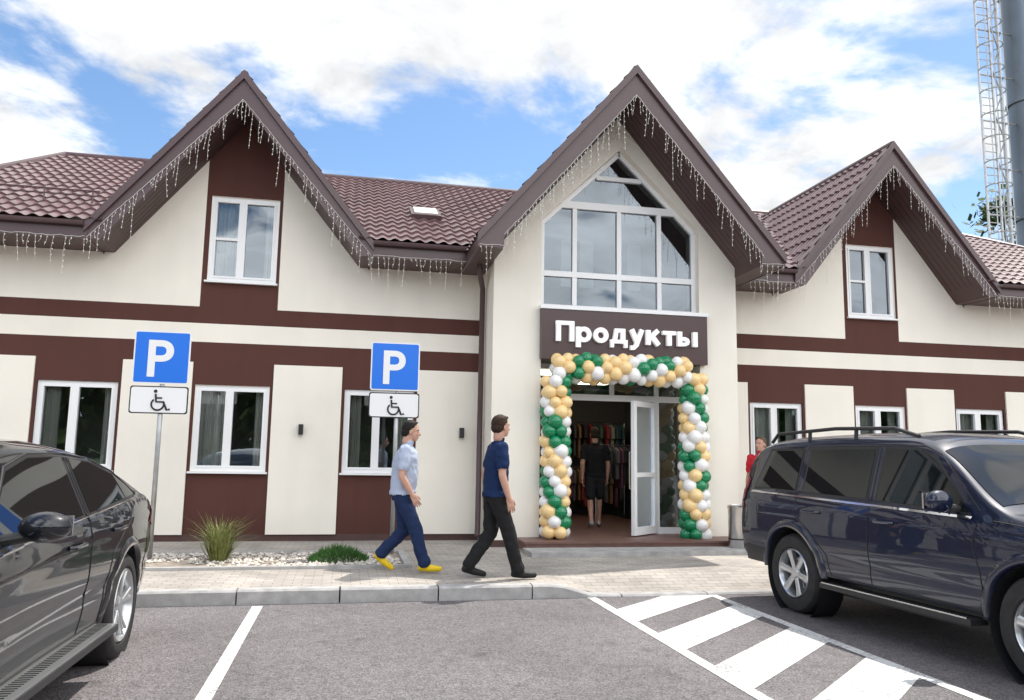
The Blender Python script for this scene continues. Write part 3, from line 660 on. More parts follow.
# ------------------------------------------------------------------ trees
def tree(name,x,y,h,r,n=1400,parent=None):
    g=MB();g.tube([(x,y,0),(x+.1,y,h*.3),(x,y+.1,h*.6),(x+.05,y,h*.9)],[.03*h*.6,.02*h*.6,.012*h*.6,.02],'bark',8)
    cl=[]
    for i in range(14):
        a=random.uniform(0,6.28);q=random.uniform(.2,.8)*r;z=h*random.uniform(.35,.92);q*=1.2-z/h*.7
        c=Vector((x+q*math.cos(a),y+q*math.sin(a),z));cl.append((c,random.uniform(.25,.45)*r))
        g.tube([(x,y,z*.7),tuple(c)],[.05,.02],'bark',5)
    for i in range(n):
        c,s=random.choice(cl);d=Vector((random.gauss(0,.5),random.gauss(0,.5),random.gauss(0,.4)))*s;p=c+d
        u=Vector((random.uniform(-1,1),random.uniform(-1,1),random.uniform(-1,1))).normalized()*random.uniform(.08,.2)*h/9;v=u.orthogonal().normalized()*u.length*.6
        g.add([p-u,p-v,p+u,p+v],[(0,1,2,3)],'leaf' if random.random()<.6 else 'leaf2')
    return g.obj(name,recalc=False)
tree('birch_tree',29.5,30,14.6,3,3200);tree('birch_tree.001',35,33,14,3.5,1800)
g=MB()
spots=[(-60+i*1.9+random.uniform(-1,1),-33+random.uniform(-4,3)) for i in range(70)]
spots+=[(52+random.uniform(-3,4),-28+i*2.1) for i in range(16)]+[(-50+random.uniform(-4,3),-28+i*2.1) for i in range(20)]  # side rows added out of view, to give the car sides dark reflections
for x,y in spots:
    h=random.uniform(5.5,9)
    g.tube([(x,y,0),(x,y,h*.7)],.13,'bark',5)
    for k in range(300):
        z=h*random.random()**.8;w=2.1*(1-(z/h-.4)**2*1.6)
        p=Vector((x+random.gauss(0,.6)*w,y+random.gauss(0,.5)*w,z));u=Vector((random.uniform(-1,1),random.uniform(-1,1),random.uniform(-1,1))).normalized()*random.uniform(.4,.8);v=u.orthogonal().normalized()*u.length*.8
        g.add([p-u,p-v,p+u,p+v],[(0,1,2,3)],'leaf' if random.random()<.7 else 'leaf2')
g.obj('distant_reflection_trees',recalc=False)
# ------------------------------------------------------------------ cars
def pchip(keys):
    xs=[k[0] for k in keys];ys=[k[1] for k in keys];n=len(xs);d=[(ys[i+1]-ys[i])/(xs[i+1]-xs[i]) for i in range(n-1)]
    m=[d[0]]+[0 if d[i-1]*d[i]<=0 else 2*d[i-1]*d[i]/(d[i-1]+d[i]) for i in range(1,n-1)]+[d[-1]]
    def f(x):
        if x<=xs[0]: return ys[0]
        if x>=xs[-1]: return ys[-1]
        i=max(j for j in range(n-1) if xs[j]<=x);h=xs[i+1]-xs[i];t=(x-xs[i])/h
        return (2*t**3-3*t*t+1)*ys[i]+(t**3-2*t*t+t)*h*m[i]+(-2*t**3+3*t*t)*ys[i+1]+(t**3-t*t)*h*m[i+1]
    return f
class Car:
    def __init__(s,name,loc,paint,L,zt,zb,W,belt,tum,cr,axles,R,arch,side):
        s.E=empty(name,loc);s.L=L;s.zt=pchip(zt);s.zb=pchip(zb);s.W=pchip(W);s.belt=pchip(belt);s.tum=tum;s.cr=pchip(cr);s.paint=paint;s.ax=axles;s.R=R;s.arch=arch;s.side=side
    def f(s,y,z):
        w=s.W(y);b=s.belt(y)
        zz=min(z,b)
        w-=.028*((zz-.78)/.3)**2 if zz>.78 else .05*((.78-zz)/.42)**2
        w+=.010*math.exp(-((zz-(b-.12))/.03)**2)-.012*math.exp(-((zz-.60)/.05)**2)
        if z>b: w-=.012+(z-b)*s.tum
        return max(w,.05)
    def ring(s,y):
        zb,zt=s.zb(y),s.zt(y);cr=min(s.cr(y),(zt-zb)*.5);ze=zt-cr;P=[(0,zb),(s.f(y,zb)*.85,zb)]
        zs=[]
        for i in range(29): zs.append(zb+.03+(ze-zb-.03)*i/28)
        P+=[(s.f(y,z),z) for z in zs]
        a=P[-1][0]
        for i in range(1,15):
            t=math.pi/2*i/14;P.append((a*max(math.cos(t),0)**.62 if i<14 else 0,ze+cr*math.sin(t)**1.0))
        return P
    def build(s):
        g=MB();ys=[];n=110
        for i in range(n+1):
            t=i/n;t=t-.12*math.sin(2*math.pi*t)/(2*math.pi)*1.0;ys.append(s.L*t)
        ys=sorted(set(ys+[.01,.03,.06,.1,s.L-.01,s.L-.03,s.L-.06]))
        rings=[]
        for y in ys:
            P=s.ring(y);full=P+[(-x,z) for x,z in reversed(P[1:-1])];rings.append([(x,-y,z) for x,z in full])
        m=len(rings[0]);vs=[v for r in rings for v in r];fs=[(i*m+j,(i+1)*m+j,(i+1)*m+(j+1)%m,i*m+(j+1)%m) for i in range(len(ys)-1) for j in range(m)]
        fs+=[tuple(range(m)),tuple((len(ys)-1)*m+j for j in range(m-1,-1,-1))]
        g.add(vs,fs,s.paint);o=g.obj('body',s.E,smooth=True)
        cuts=[]
        for a in s.ax:
            for sd in (-1,1):
                c=MB();w=s.W(a);prof=[(0,0),(0,s.arch),(.42,s.arch),(.42,0)]
                c.lathe(prof,(sd*(w-.28),-a,s.R),(sd,0,0),'trim',40);co=c.obj('cut');bm=bmesh.new();bm.from_mesh(co.data);bmesh.ops.remove_doubles(bm,verts=bm.verts,dist=1e-5);bmesh.ops.recalc_face_normals(bm,faces=bm.faces);bm.to_mesh(co.data);bm.free()
                mo=o.modifiers.new('b','BOOLEAN');mo.operation='DIFFERENCE';mo.object=co;mo.solver='EXACT';cuts.append(co)
        co_loc=s.E.location.copy()
        for c in cuts: c.location=co_loc
        bpy.context.view_layer.update();dg=bpy.context.evaluated_depsgraph_get();me=bpy.data.meshes.new_from_object(o.evaluated_get(dg));o.modifiers.clear();o.data=me
        me.polygons.foreach_set('use_smooth',[True]*len(me.polygons));me.set_sharp_from_angle(angle=rad(32))
        for c in cuts: bpy.data.objects.remove(c)
        g=MB()
        for a in s.ax:
            for sd in (-1,1):
                w=s.W(a)
                g.lathe([(0,0),(0,s.arch-.004),(.255,s.arch-.004)],(sd*(w-.285),-a,s.R),(sd,0,0),'trim',40)
        g.obj('wheel_wells',s.E)
    def patch(s,g,poly,off,k,side=None,step=.07):
        for sd in ([side] if side else (-1,1)):
            bm=bmesh.new();f=bm.faces.new([bm.verts.new((0,y,z)) for y,z in poly])
            ymin=min(p[0] for p in poly);ymax=max(p[0] for p in poly);zmin=min(p[1] for p in poly);zmax=max(p[1] for p in poly)
            y=ymin+step
            while y<ymax: bmesh.ops.bisect_plane(bm,geom=bm.verts[:]+bm.edges[:]+bm.faces[:],plane_co=(0,y,0),plane_no=(0,1,0));y+=step
            z=zmin+step
            while z<zmax: bmesh.ops.bisect_plane(bm,geom=bm.verts[:]+bm.edges[:]+bm.faces[:],plane_co=(0,0,z),plane_no=(0,0,1));z+=step
            bm.verts.index_update()
            g.add([(sd*(s.f(v.co.y,v.co.z)+off),-v.co.y,v.co.z) for v in bm.verts],[tuple(v.index for v in (f.verts if sd>0 else reversed(f.verts))) for f in bm.faces],k);bm.free()
    def seam(s,g,pts,r=.005,k='black',off=0,side=None):
        P=[];
        for i in range(len(pts)-1):
            (a,b),(c,d)=pts[i],pts[i+1];n=max(1,int(math.hypot(c-a,d-b)/.05))
            P+=[(a+(c-a)*j/n,b+(d-b)*j/n) for j in range(n)]
        P.append(pts[-1])
        for sd in ([side] if side else (-1,1)): g.tube([(sd*(s.f(y,z)+off),-y,z) for y,z in P],r,k,5)
    def topgrid(s,g,y0,y1,smax,off,k,n=12):
        rows=[]
        for i in range(n+1):
            y=y0+(y1-y0)*i/n;P=s.ring(y)[-15:]
            a=P[0][0];zt=s.zt(y);ze=P[0][1];row=[]
            for j in range(-10,11):
                x=a*smax*j/10;c=(abs(x)/a)**(1/.62);t=math.acos(min(1,c));row.append((x,-y,ze+(zt-ze)*math.sin(t)+off))
            rows.append(row)
        m=21;g.add([v for r in rows for v in r],[(i*m+j,i*m+j+1,(i+1)*m+j+1,(i+1)*m+j) for i in range(n) for j in range(m-1)],k)
    def wheels(s,ns,style,rimr):
        for wi,a in enumerate(s.ax):
            for sd in (-1,1):
                g=MB();w=s.W(a);X=sd*(w-.015);R=s.R;wd=.24
                A=(-sd,0,0);c=(X,-a,R)
                g.lathe([(.03,rimr),(.0,rimr+.02),(-.006,rimr+.06),(.005,R-.03),(.03,R-.008),(.06,R),(wd-.06,R),(wd-.03,R-.008),(wd,R-.05),(wd-.02,rimr)],c,A,'tyre',48)
                for q in range(3):
                    aa=.08+q*.04;g.lathe([(aa,R+.001),(aa+.008,R+.001)],c,A,'black',48)
                g.lathe([(.012,rimr+.006),(.0,rimr-.004),(.015,rimr-.018),(.10,rimr-.03),(wd-.04,rimr-.02)],c,A,'rim',48)
                g.lathe([(.13,rimr-.02),(.13,0)],c,A,'black',24);g.lathe([(.105,.15),(.10,.14),(.10,.0)],c,A,'steel',24)
                g.lathe([(.02,.0),(.02,.045),(.04,.07),(.09,.075)],c,A,'rim',24)
                for i in range(ns):
                    t0=2*math.pi*i/ns+.2
                    offs=[0] if style==1 else [-.13,.13]
                    for of in offs:
                        r0,r1=.05,rimr-.008;w0,w1=(.030,.042) if style==1 else (.018,.016)
                        vs=[]
                        for r_,ww,tt,xa,th in ((r0,w0,t0+of*.3,.025,.05),(r0+(r1-r0)*.55,(w0+w1)*.45,t0+of*.8,.02,.05),(r1,w1,t0+of*1.2,.008,.04)):
                            d=Vector((0,math.cos(tt),math.sin(tt)));e=Vector((0,-math.sin(tt),math.cos(tt)))
                            for e_,x_ in ((-1,xa+.008),(-.6,xa),(.6,xa),(1,xa+.008),(1,xa+th),(-1,xa+th)): vs.append(Vector(c)+d*r_+e*ww*e_+Vector(A)*x_)
                        fs=[(q*6+j,q*6+(j+1)%6,(q+1)*6+(j+1)%6,(q+1)*6+j) for q in range(2) for j in range(6)]
                        g.add(vs,fs,'rim')
                g.obj('wheel',s.E,angle=35)
    def flare(s,k,w=.06,t=.02):
        g=MB()
        for a in s.ax:
            for sd in (-1,1):
                vs=[];n=36
                for i in range(n+1):
                    an=rad(-8+196*i/n)
                    for rr,off in ((s.arch-.004,-.03),(s.arch-.004,t),(s.arch+w*.5,t*1.0),(s.arch+w,.002)):
                        y=a+rr*math.cos(an);z=max(s.zb(a)+.0,s.R+rr*math.sin(an));vs.append((sd*(s.f(y,min(z,s.belt(y)))+off),-y,z))
                g.add(vs,[(i*4+j,i*4+j+1,(i+1)*4+j+1,(i+1)*4+j) for i in range(n) for j in range(3)],k)
        g.obj('wheel_arch_flares',s.E,smooth=True,recalc=False)
c=Car('parked_suv',(5.275,8.54,0),'paint1',4.82,
 [(0,1.0),(.03,1.20),(.08,1.42),(.18,1.62),(.35,1.72),(.8,1.765),(1.6,1.78),(2.4,1.765),(2.75,1.71),(2.95,1.61),(3.55,1.20),(3.68,1.165),(4.3,1.12),(4.55,1.06),(4.70,.95),(4.78,.82),(4.82,.72)],
 [(0,.55),(.3,.42),(.9,.40),(3.9,.38),(4.4,.36),(4.82,.48)],
 [(0,.80),(.04,.85),(.12,.90),(.35,.93),(1.2,.94),(3.9,.94),(4.3,.91),(4.6,.80),(4.76,.66),(4.82,.55)],
 [(0,1.17),(1,1.16),(3.3,1.10),(4.82,1.02)],.30,[(0,.10),(.35,.13),(2.6,.12),(3.5,.06),(4.2,.10),(4.82,.10)],[1.07,3.86],.385,.455,-1)
c.build();c.wheels(6,1,.235);c.flare('paint1',.07,.03)
g=MB()
for poly in ([(.34,1.21),(1.08,1.20),(1.08,1.60),(.52,1.60)],[(1.22,1.195),(2.13,1.175),(2.13,1.61),(1.22,1.605)],[(2.27,1.17),(3.27,1.135),(3.20,1.20),(2.84,1.52),(2.68,1.60),(2.27,1.61)]):
    cy=sum(p[0] for p in poly)/len(poly);cz_=sum(p[1] for p in poly)/len(poly)
    big=[(y+(.028 if y>cy else -.028),z+(.024 if z>cz_ else -.024)) for y,z in poly]
    c.patch(g,big,.002,'trim');c.patch(g,poly,.005,'carglass')
c.patch(g,[(.03,.95),(.16,.98),(.20,1.30),(.05,1.35)],.006,'tail');c.patch(g,[(4.38,.82),(4.74,.80),(4.72,.93),(4.33,.97)],.006,'lamp')
c.patch(g,[(.2,.42),(.62,.42),(.60,.56),(.2,.60)],.004,'trim')
c.patch(g,[(.30,1.155),(3.3,1.09),(3.3,1.108),(.30,1.173)],.007,'chrome')
c.topgrid(g,2.88,3.50,.93,.006,'carglass')
g.obj('glazing_and_lamps',c.E,recalc=False,smooth=True)
g=MB()
c.seam(g,[(1.13,1.18),(1.15,.95),(1.38,.82),(1.60,.64),(1.66,.44)]);c.seam(g,[(2.20,1.62),(2.20,.44)]);c.seam(g,[(3.36,1.10),(3.32,.9),(3.38,.7),(3.36,.44)]);c.seam(g,[(1.66,.44),(3.36,.44)]);c.seam(g,[(1.13,1.18),(1.14,1.60),(1.18,1.64),(2.72,1.64),(2.90,1.57),(3.36,1.15)],.0045)
c.seam(g,[(3.5,1.09),(4.35,1.03)],.004);c.seam(g,[(.12,.62),(.62,.62)],.004);c.seam(g,[(.45,.92),(.62,.92),(.62,1.07),(.45,1.07),(.45,.92)],.003)
g.obj('door_seams',c.E)
g=MB()
for y,z in ((1.32,1.01),(2.30,.99)):
    for sd in (-1,1):
        X=sd*(c.f(y,z)+.03);g.tube([(X-sd*.03,-y,z),(X,-y-.02,z),(X,-y-.19,z),(X-sd*.03,-y-.21,z)],.013,'paint1',8)
for sd in (-1,1):
    g.box(min(sd*.84,sd*1.0),max(sd*.84,sd*1.0),-3.33,-1.6,.33,.375,'trim');g.box(min(sd*.97,sd*1.005),max(sd*.97,sd*1.005),-3.3,-1.63,.3751,.385,'steel')
    g.tube([(sd*.70,-.45,1.69),(sd*.69,-.55,1.78),(sd*.68,-1.5,1.815),(sd*.68,-2.3,1.795),(sd*.70,-2.6,1.72)],.018,'trim',8)
    for y in (1.1,1.8): g.tube([(sd*.69,-y,1.70),(sd*.685,-y,1.80)],.02,'trim',6)
    y0=3.16;X=sd*(c.f(y0,1.18)+.03)
    g.tube([(sd*.86,-y0,1.15),(X+sd*.08,-y0+.02,1.17)],.03,'trim',8)
    g.ell((X+sd*.14,-y0+.02,1.21),(.115,.075,.085),'paint1',16,10)
    g.box(min(X+sd*.05,X+sd*.23),max(X+sd*.05,X+sd*.23),-y0+.075,-y0+.09,1.15,1.27,'chrome')
g.obj('running_boards_rails_mirrors',c.E,angle=40)
g=MB();g.box(-.70,.70,-4.3,-.5,.24,.5,'black');g.obj('underbody',c.E)
c.E.rotation_euler=(0,0,rad(3.5))
c=Car('parked_car',(-2.52,7.55,0),'paint2',4.88,
 [(0,.88),(.03,1.01),(.08,1.09),(.16,1.14),(.3,1.17),(.7,1.28),(1.2,1.43),(1.7,1.53),(2.2,1.57),(2.6,1.575),(2.95,1.54),(3.2,1.46),(3.95,1.08),(4.1,1.04),(4.5,.96),(4.72,.86),(4.84,.72),(4.88,.62)],
 [(0,.45),(.3,.32),(.9,.30),(3.9,.28),(4.5,.26),(4.88,.38)],
 [(0,.78),(.04,.85),(.12,.90),(.4,.95),(1.1,.985),(2.5,.965),(3.9,.98),(4.3,.94),(4.66,.80),(4.82,.66),(4.88,.52)],
 [(0,1.10),(.7,1.12),(1.5,1.08),(3.3,1.0),(4.88,.91)],.46,[(0,.10),(.3,.10),(.8,.11),(2.6,.12),(3.4,.08),(4.2,.10),(4.88,.10)],[1.10,4.03],.375,.43,1)
c.build();c.wheels(5,2,.255);c.flare('paint2',.06,.018)
g=MB()
for poly in ([(.85,1.165),(1.93,1.095),(1.93,1.44),(1.60,1.41),(1.20,1.32),(.98,1.235)],[(2.05,1.09),(3.40,1.02),(3.36,1.08),(2.90,1.38),(2.55,1.445),(2.05,1.45)]):
    cy=sum(p[0] for p in poly)/len(poly);cz_=sum(p[1] for p in poly)/len(poly)
    big=[(y+(.028 if y>cy else -.028),z+(.022 if z>cz_ else -.022)) for y,z in poly]
    c.patch(g,big,.002,'black');c.patch(g,poly,.005,'carglass')
c.patch(g,[(.02,.88),(.10,.86),(.42,.92),(.30,1.02),(.05,1.04)],.006,'tail')
c.topgrid(g,3.15,3.85,.93,.006,'carglass');c.topgrid(g,.42,1.25,.86,.006,'carglass')
g.obj('glazing_and_lamps',c.E,recalc=False,smooth=True)
g=MB()
c.seam(g,[(.92,1.12),(1.15,.98),(1.52,.80),(1.62,.55),(1.62,.36)]);c.seam(g,[(1.99,1.46),(1.99,.95),(2.02,.36)]);c.seam(g,[(3.42,1.0),(3.40,.8),(3.44,.36)]);c.seam(g,[(1.62,.36),(3.44,.36)])
c.seam(g,[(.45,.45),(.5,.80),(.42,.92)],.004);c.seam(g,[(.78,1.14),(3.44,.99)],.006,'chrome',.002);c.seam(g,[(.80,1.16),(1.2,1.345),(1.6,1.44),(2.0,1.47),(2.55,1.47),(2.92,1.40),(3.45,1.01)],.006,'trim',.003)
g.obj('door_seams',c.E)
g=MB()
for y,z in ((1.35,.96),(2.20,.93)):
    for sd in (-1,1):
        X=sd*(c.f(y,z)+.03);g.tube([(X-sd*.03,-y,z),(X,-y-.02,z),(X,-y-.20,z-.005),(X-sd*.03,-y-.22,z-.005)],.013,'paint2',8)
for sd in (-1,1):
    g.box(min(sd*.86,sd*1.07),max(sd*.86,sd*1.07),-3.5,-1.62,.30,.34,'trim')
    g.box(min(sd*.90,sd*1.06),max(sd*.90,sd*1.06),-3.47,-1.65,.3401,.352,'rim')
    for q in range(46): g.box(min(sd*.95,sd*1.02),max(sd*.95,sd*1.02),-3.44+q*.039,-3.432+q*.039,.3521,.355,'black')
    y0=3.26;X=sd*(c.f(y0,1.04)+.02)
    g.tube([(sd*.88,-y0,1.05),(X+sd*.10,-y0+.03,1.08)],.028,'black',8);g.ell((X+sd*.15,-y0+.03,1.12),(.12,.09,.075),'paint2',16,10);g.box(min(X+sd*.05,X+sd*.25),max(X+sd*.05,X+sd*.25),-y0+.10,-y0+.115,1.07,1.17,'chrome')
g.obj('running_boards_mirrors',c.E,angle=40)
g=MB();g.box(-.7,.7,-4.3,-.5,.2,.4,'black');g.obj('underbody',c.E)
# ------------------------------------------------------------------ people
def cone(g,p0,p1,r0,r1,k='skin',seg=14):
    p0=Vector(p0);p1=Vector(p1);n=4;g.tube([p0+(p1-p0)*i/n for i in range(n+1)],[r0+(r1-r0)*i/n for i in range(n+1)],k,seg)
    g.ell(p0,(r0,)*3,k,seg,8);g.ell(p1,(r1,)*3,k,seg,8)
def remesh(g,name,vox,sm_it,parent):
    o=g.obj(name,parent,recalc=False)
    m=o.modifiers.new('r','REMESH');m.mode='VOXEL';m.voxel_size=vox
    m=o.modifiers.new('s','SMOOTH');m.factor=.5;m.iterations=sm_it
    bpy.context.view_layer.update();dg=bpy.context.evaluated_depsgraph_get();me=bpy.data.meshes.new_from_object(o.evaluated_get(dg));o.modifiers.clear();o.data=me
    me.polygons.foreach_set('use_smooth',[True]*len(me.polygons));return o
def segd(p,a,b):
    ab=b-a;t=max(0,min(1,(p-a).dot(ab)/max(ab.length_squared,1e-9)));return (p-(a+ab*t)).length
def person(name,loc,heading,J,cl,scale=1,sleeve=.58,shorts=False,headyaw=0,headpitch=0,waist=.9,fat=1.0):
    E=empty(name,loc);E.rotation_euler=(0,0,heading);E.scale=(scale,)*3
    V=lambda k:Vector(J[k])
    for k,c_ in cl.items():
        if name+k not in M: M[name+k]=mat(name+'_'+k,c_[0],c_[1] if len(c_)>1 else .85,noise_s=8,noise_a=.05,spec=.25)
    g=MB();lab=[]
    pel=V('pelvis');ch=V('chest');nk=V('neck')
    T=[(-.10,.095,.150),(-.02,.118,.172),(.07,.122,.170),(.17,.124,.164),(.28,.126,.170),(.39,.124,.188),(.46,.105,.190),(.50,.075,.145),(.53,.058,.075)]
    vs=[];seg=24;ax=(ch-pel)
    for h,rx,ry in T:
        cpt=pel+ax*(h/.40) if h<.4 else ch+(nk-ch)*((h-.40)/.13)
        bel=.02*(fat-1)/.12*math.exp(-((h-.14)/.12)**2)
        for j in range(seg):
            a=2*math.pi*j/seg;vs.append((cpt.x+rx*math.cos(a)*fat+(bel if math.cos(a)>0 else 0),cpt.y+ry*math.sin(a),cpt.z))
    fs=[(i*seg+j,i*seg+(j+1)%seg,(i+1)*seg+(j+1)%seg,(i+1)*seg+j) for i in range(len(T)-1) for j in range(seg)]+[tuple(range(seg-1,-1,-1)),tuple((len(T)-1)*seg+j for j in range(seg))]
    g.add(vs,fs,'skin')
    cone(g,nk-Vector((0,0,.03)),V('head')-Vector((0.01,0,.06)),.058,.055);lab.append((nk+Vector((0,0,.03)),V('head'),.055,'skin'))
    g.tube([(nk.x+.072*math.cos(a_),nk.y+.078*math.sin(a_),nk.z-.012-.018*math.cos(a_)) for a_ in [2*math.pi*q/16 for q in range(16)]],.014,'skin',6,close=True)
    lab.append((nk-Vector((0,0,.02)),nk-Vector((0,0,.005)),.085,'torso'))
    lab.append((pel+Vector((0,0,.03)),ch+Vector((0,0,.06)),.13,'torso'));lab.append((nk-Vector((0,.12,.05)),nk-Vector((0,-.12,.05)),.06,'torso'))
    for sd in ('r','l'):
        s=V('sh_'+sd);e=V('el_'+sd);w=V('wr_'+sd);m=s+(e-s)*sleeve
        cone(g,s,m,.072,.066);cone(g,m,e,.046,.042);cone(g,e,e+(w-e)*.4,.043,.041);cone(g,e+(w-e)*.4,w,.040,.028)
        lab+=[(s,m,.068,'shirt'),(m+(e-m)*.12,e,.04,'skin'),(e,w,.036,'skin')]
        h=V('hip_'+sd);k=V('kn_'+sd);a=V('an_'+sd);t=V('toe_'+sd)
        if shorts:
            m=h+(k-h)*.8;cone(g,h,m,.098,.088);cone(g,m,k,.058,.055);cone(g,k,k+(a-k)*.3,.056,.056);cone(g,k+(a-k)*.3,a,.054,.036)
            lab+=[(h,m,.09,'pants'),(m,k,.05,'skin'),(k,a,.045,'skin')]
        else:
            cone(g,h,k,.104,.076);cone(g,k,a+(k-a)*.12,.076,.066);cone(g,a+(k-a)*.12,a+(k-a)*.02,.068,.070)
            lab+=[(h,k,.085,'pants'),(k,a+(k-a)*.05,.068,'pants')]
        dn=(t-(a+Vector((0,0,-.05))));heel=a+Vector((0,0,-.045))-dn.normalized()*.045
        cone(g,a+Vector((0,0,.0)),a+Vector((0,0,-.03)),.045,.045);cone(g,heel,heel+(t-heel)*.5,.036,.042);cone(g,heel+(t-heel)*.5,t,.042,.032)
        lab+=[(a+Vector((0,0,-.015)),a+Vector((0,0,-.04)),.045,'shoe'),(heel,t,.04,'shoe')]
    o=remesh(g,'figure',.010,4,E);me=o.data
    wz=waist
    keys=['skin','shirt','pants','shoe'];me.materials.clear()
    for k in keys: me.materials.append(M['skin'] if k=='skin' else M[name+k])
    idx=[]
    def classify(p):
        b=min(lab,key=lambda q:segd(p,q[0],q[1])-q[2])[3]
        if b=='torso' or (b=='pants' and p.z>wz): b='shirt' if p.z>wz else 'pants'
        return b
    for p in me.polygons: idx.append(keys.index(classify(p.center)))
    me.polygons.foreach_set('material_index',idx)
    vm={}
    for p,i in zip(me.polygons,idx):
        for v in p.vertices: vm[v]=i
    nr=[v.normal.copy() for v in me.vertices]
    for v in me.vertices:
        i=vm.get(v.index,0)
        if i in (1,2):
            q=v.co;a=noise.noise(Vector((q.x*7,q.y*7,q.z*12+i*7)))*.012+(abs(noise.noise(Vector((q.x*14+3,q.y*14,q.z*9+i*3+q.x*9))))-.2)*.014
            if i==1 and q.z<wz+.05: a+=.010
            v.co=q+nr[v.index]*(a+.004)
    me.update()
    g=MB()
    for sd,sg in (('r',-1),('l',1)):
        w=V('wr_'+sd);e=V('el_'+sd);d=(w-e).normalized();n=Vector((0,-sg,0));n=(n-d*n.dot(d)).normalized();u=d.cross(n)
        if u.x<0: u=-u
        def Pn(a,b,c_): return w+d*a+u*b+n*c_
        for b in (-.028,-.010,.010,.026): cone(g,Pn(.005,b*.7,0),Pn(.085,b,0.002),.015,.013,seg=10)
        for b,l in ((-.033,.058),(-.012,.076),(.010,.080),(.031,.070)):
            p0=Pn(.085,b,.002);p1=Pn(.085+l*.42,b*1.05,.008);p2=Pn(.085+l*.72,b*1.05,.024);p3=Pn(.085+l*.90,b*1.03,.042)
            cone(g,p0,p1,.0095,.0088,seg=8);cone(g,p1,p2,.0088,.008,seg=8);cone(g,p2,p3,.008,.0068,seg=8)
        cone(g,Pn(.02,.028,.004),Pn(.055,.050,.014),.014,.011,seg=8);cone(g,Pn(.055,.050,.014),Pn(.09,.052,.026),.010,.008,seg=8)
        cone(g,w-d*.03,w+d*.02,.027,.024,seg=12)
    o=remesh(g,'hands',.0045,2,E);o.data.materials.clear();o.data.materials.append(M['skin'])
    hd=V('head');H=empty('head_joint',hd);H.parent=E;H.rotation_euler=(0,headpitch,headyaw)
    g=MB()
    g.ell((-.012,0,.035),(.098,.076,.095),'skin',24,16);g.ell((.030,0,-.030),(.062,.058,.080),'skin',20,14);g.ell((.055,0,-.078),(.034,.036,.026),'skin',14,10)
    g.ell((.070,0,.028),(.020,.052,.018),'skin');cone(g,(.083,0,.015),(.108,0,-.022),.010,.015);g.ell((.094,0,-.028),(.016,.019,.010),'skin')
    g.ell((.082,0,-.055),(.014,.024,.007),'skin');g.ell((.083,0,-.066),(.012,.021,.007),'skin')
    g.ell((.055,.036,-.012),(.026,.018,.024),'skin');g.ell((.055,-.036,-.012),(.026,.018,.024),'skin')
    for s in (-1,1): g.ell((-.005,s*.079,-.005),(.018,.009,.031),'skin',12,8);g.ell((-.001,s*.074,-.025),(.010,.008,.012),'skin',10,8)
    cone(g,(-.02,0,-.03),(-.035,0,-.12),.062,.060)
    o=remesh(g,'head',.005,2,H);o.data.materials.clear();o.data.materials.append(M['skin'])
    g=MB();g.ell((-.018,0,.045),(.103,.083,.098),'skin',24,16);g.ell((-.045,0,-.005),(.075,.078,.075),'skin',20,14);g.ell((.045,0,.105),(.045,.055,.025),'skin',14,10)
    o=remesh(g,'hair',.006,2,H);me=o.data;me.materials.clear();me.materials.append(M[name+'hair'])
    bm=bmesh.new();bm.from_mesh(me);dele=[]
    for f in bm.faces:
        q=f.calc_center_median()
        if (q.x>.062 and q.z<.085) or (q.x>-.0 and q.z<.045) or q.z<-.065+max(0,q.x+.05)*1.6: dele.append(f)
    bmesh.ops.delete(bm,geom=dele,context='FACES')
    for v in bm.verts: v.co+=v.normal*(.004*noise.noise(v.co*60)+.002+.006*noise.noise(v.co*25))
    bm.to_mesh(me);bm.free()
    if 'lip' not in M: M['lip']=mat('lips',(.30,.10,.085),.5)
    g=MB()
    for s in (-1,1):
        g.ell((.079,s*.031,.010),(.010,.014,.0065),'signw',10,8);g.ell((.0865,s*.031,.010),(.004,.006,.006),'black',8,6)
        g.tube([(.085,s*.014,.029),(.088,s*.030,.034),(.076,s*.050,.028)],.0045,name+'hair',6)
        g.tube([(.0865,s*.018,.017),(.088,s*.031,.0195),(.080,s*.044,.015)],.003,'skin',6)
    g.tube([(.088,-.022,-.061),(.0965,0,-.0605),(.088,.022,-.061)],.0028,'lip',6)
    g.obj('face_details',H,recalc=False,smooth=True)
    return E
walk1=dict(pelvis=(0,0,.93),chest=(.03,0,1.33),neck=(.045,0,1.475),head=(.085,0,1.64),
 sh_r=(.03,-.185,1.405),el_r=(.0,-.235,1.12),wr_r=(.13,-.215,.90),sh_l=(.03,.185,1.405),el_l=(-.06,.235,1.13),wr_l=(-.02,.235,.87),
 hip_r=(0,-.085,.90),kn_r=(.17,-.095,.50),an_r=(.29,-.10,.105),toe_r=(.47,-.115,.055),
 hip_l=(0,.085,.90),kn_l=(.04,.09,.48),an_l=(-.24,.10,.19),toe_l=(-.10,.105,.036))
person('walking_man',(.66,9.55,.14),rad(-6),walk1,{'shirt':((.40,.45,.57),),'pants':((.012,.025,.075),),'shoe':((.75,.52,.02),.5),'hair':((.012,.009,.008),.7)},scale=.99,headpitch=rad(6),waist=.90,fat=1.16)
walk2=dict(walk1);walk2.update(el_r=(.02,-.24,1.12),wr_r=(.10,-.235,.87),kn_r=(.14,-.095,.50),an_r=(.25,-.10,.10),toe_r=(.43,-.12,.045),kn_l=(-.02,.09,.48),an_l=(-.26,.10,.13),toe_l=(-.08,.11,.038),chest=(.02,0,1.33),neck=(.03,0,1.475),head=(.06,0,1.65))
person('walking_man.001',(1.66,8.95,.14),rad(4),walk2,{'shirt':((.008,.022,.075),),'pants':((.014,.014,.015),),'shoe':((.016,.016,.017),.5),'hair':((.035,.018,.010),.7)},scale=1.02,headyaw=rad(22),waist=.89,fat=1.05)
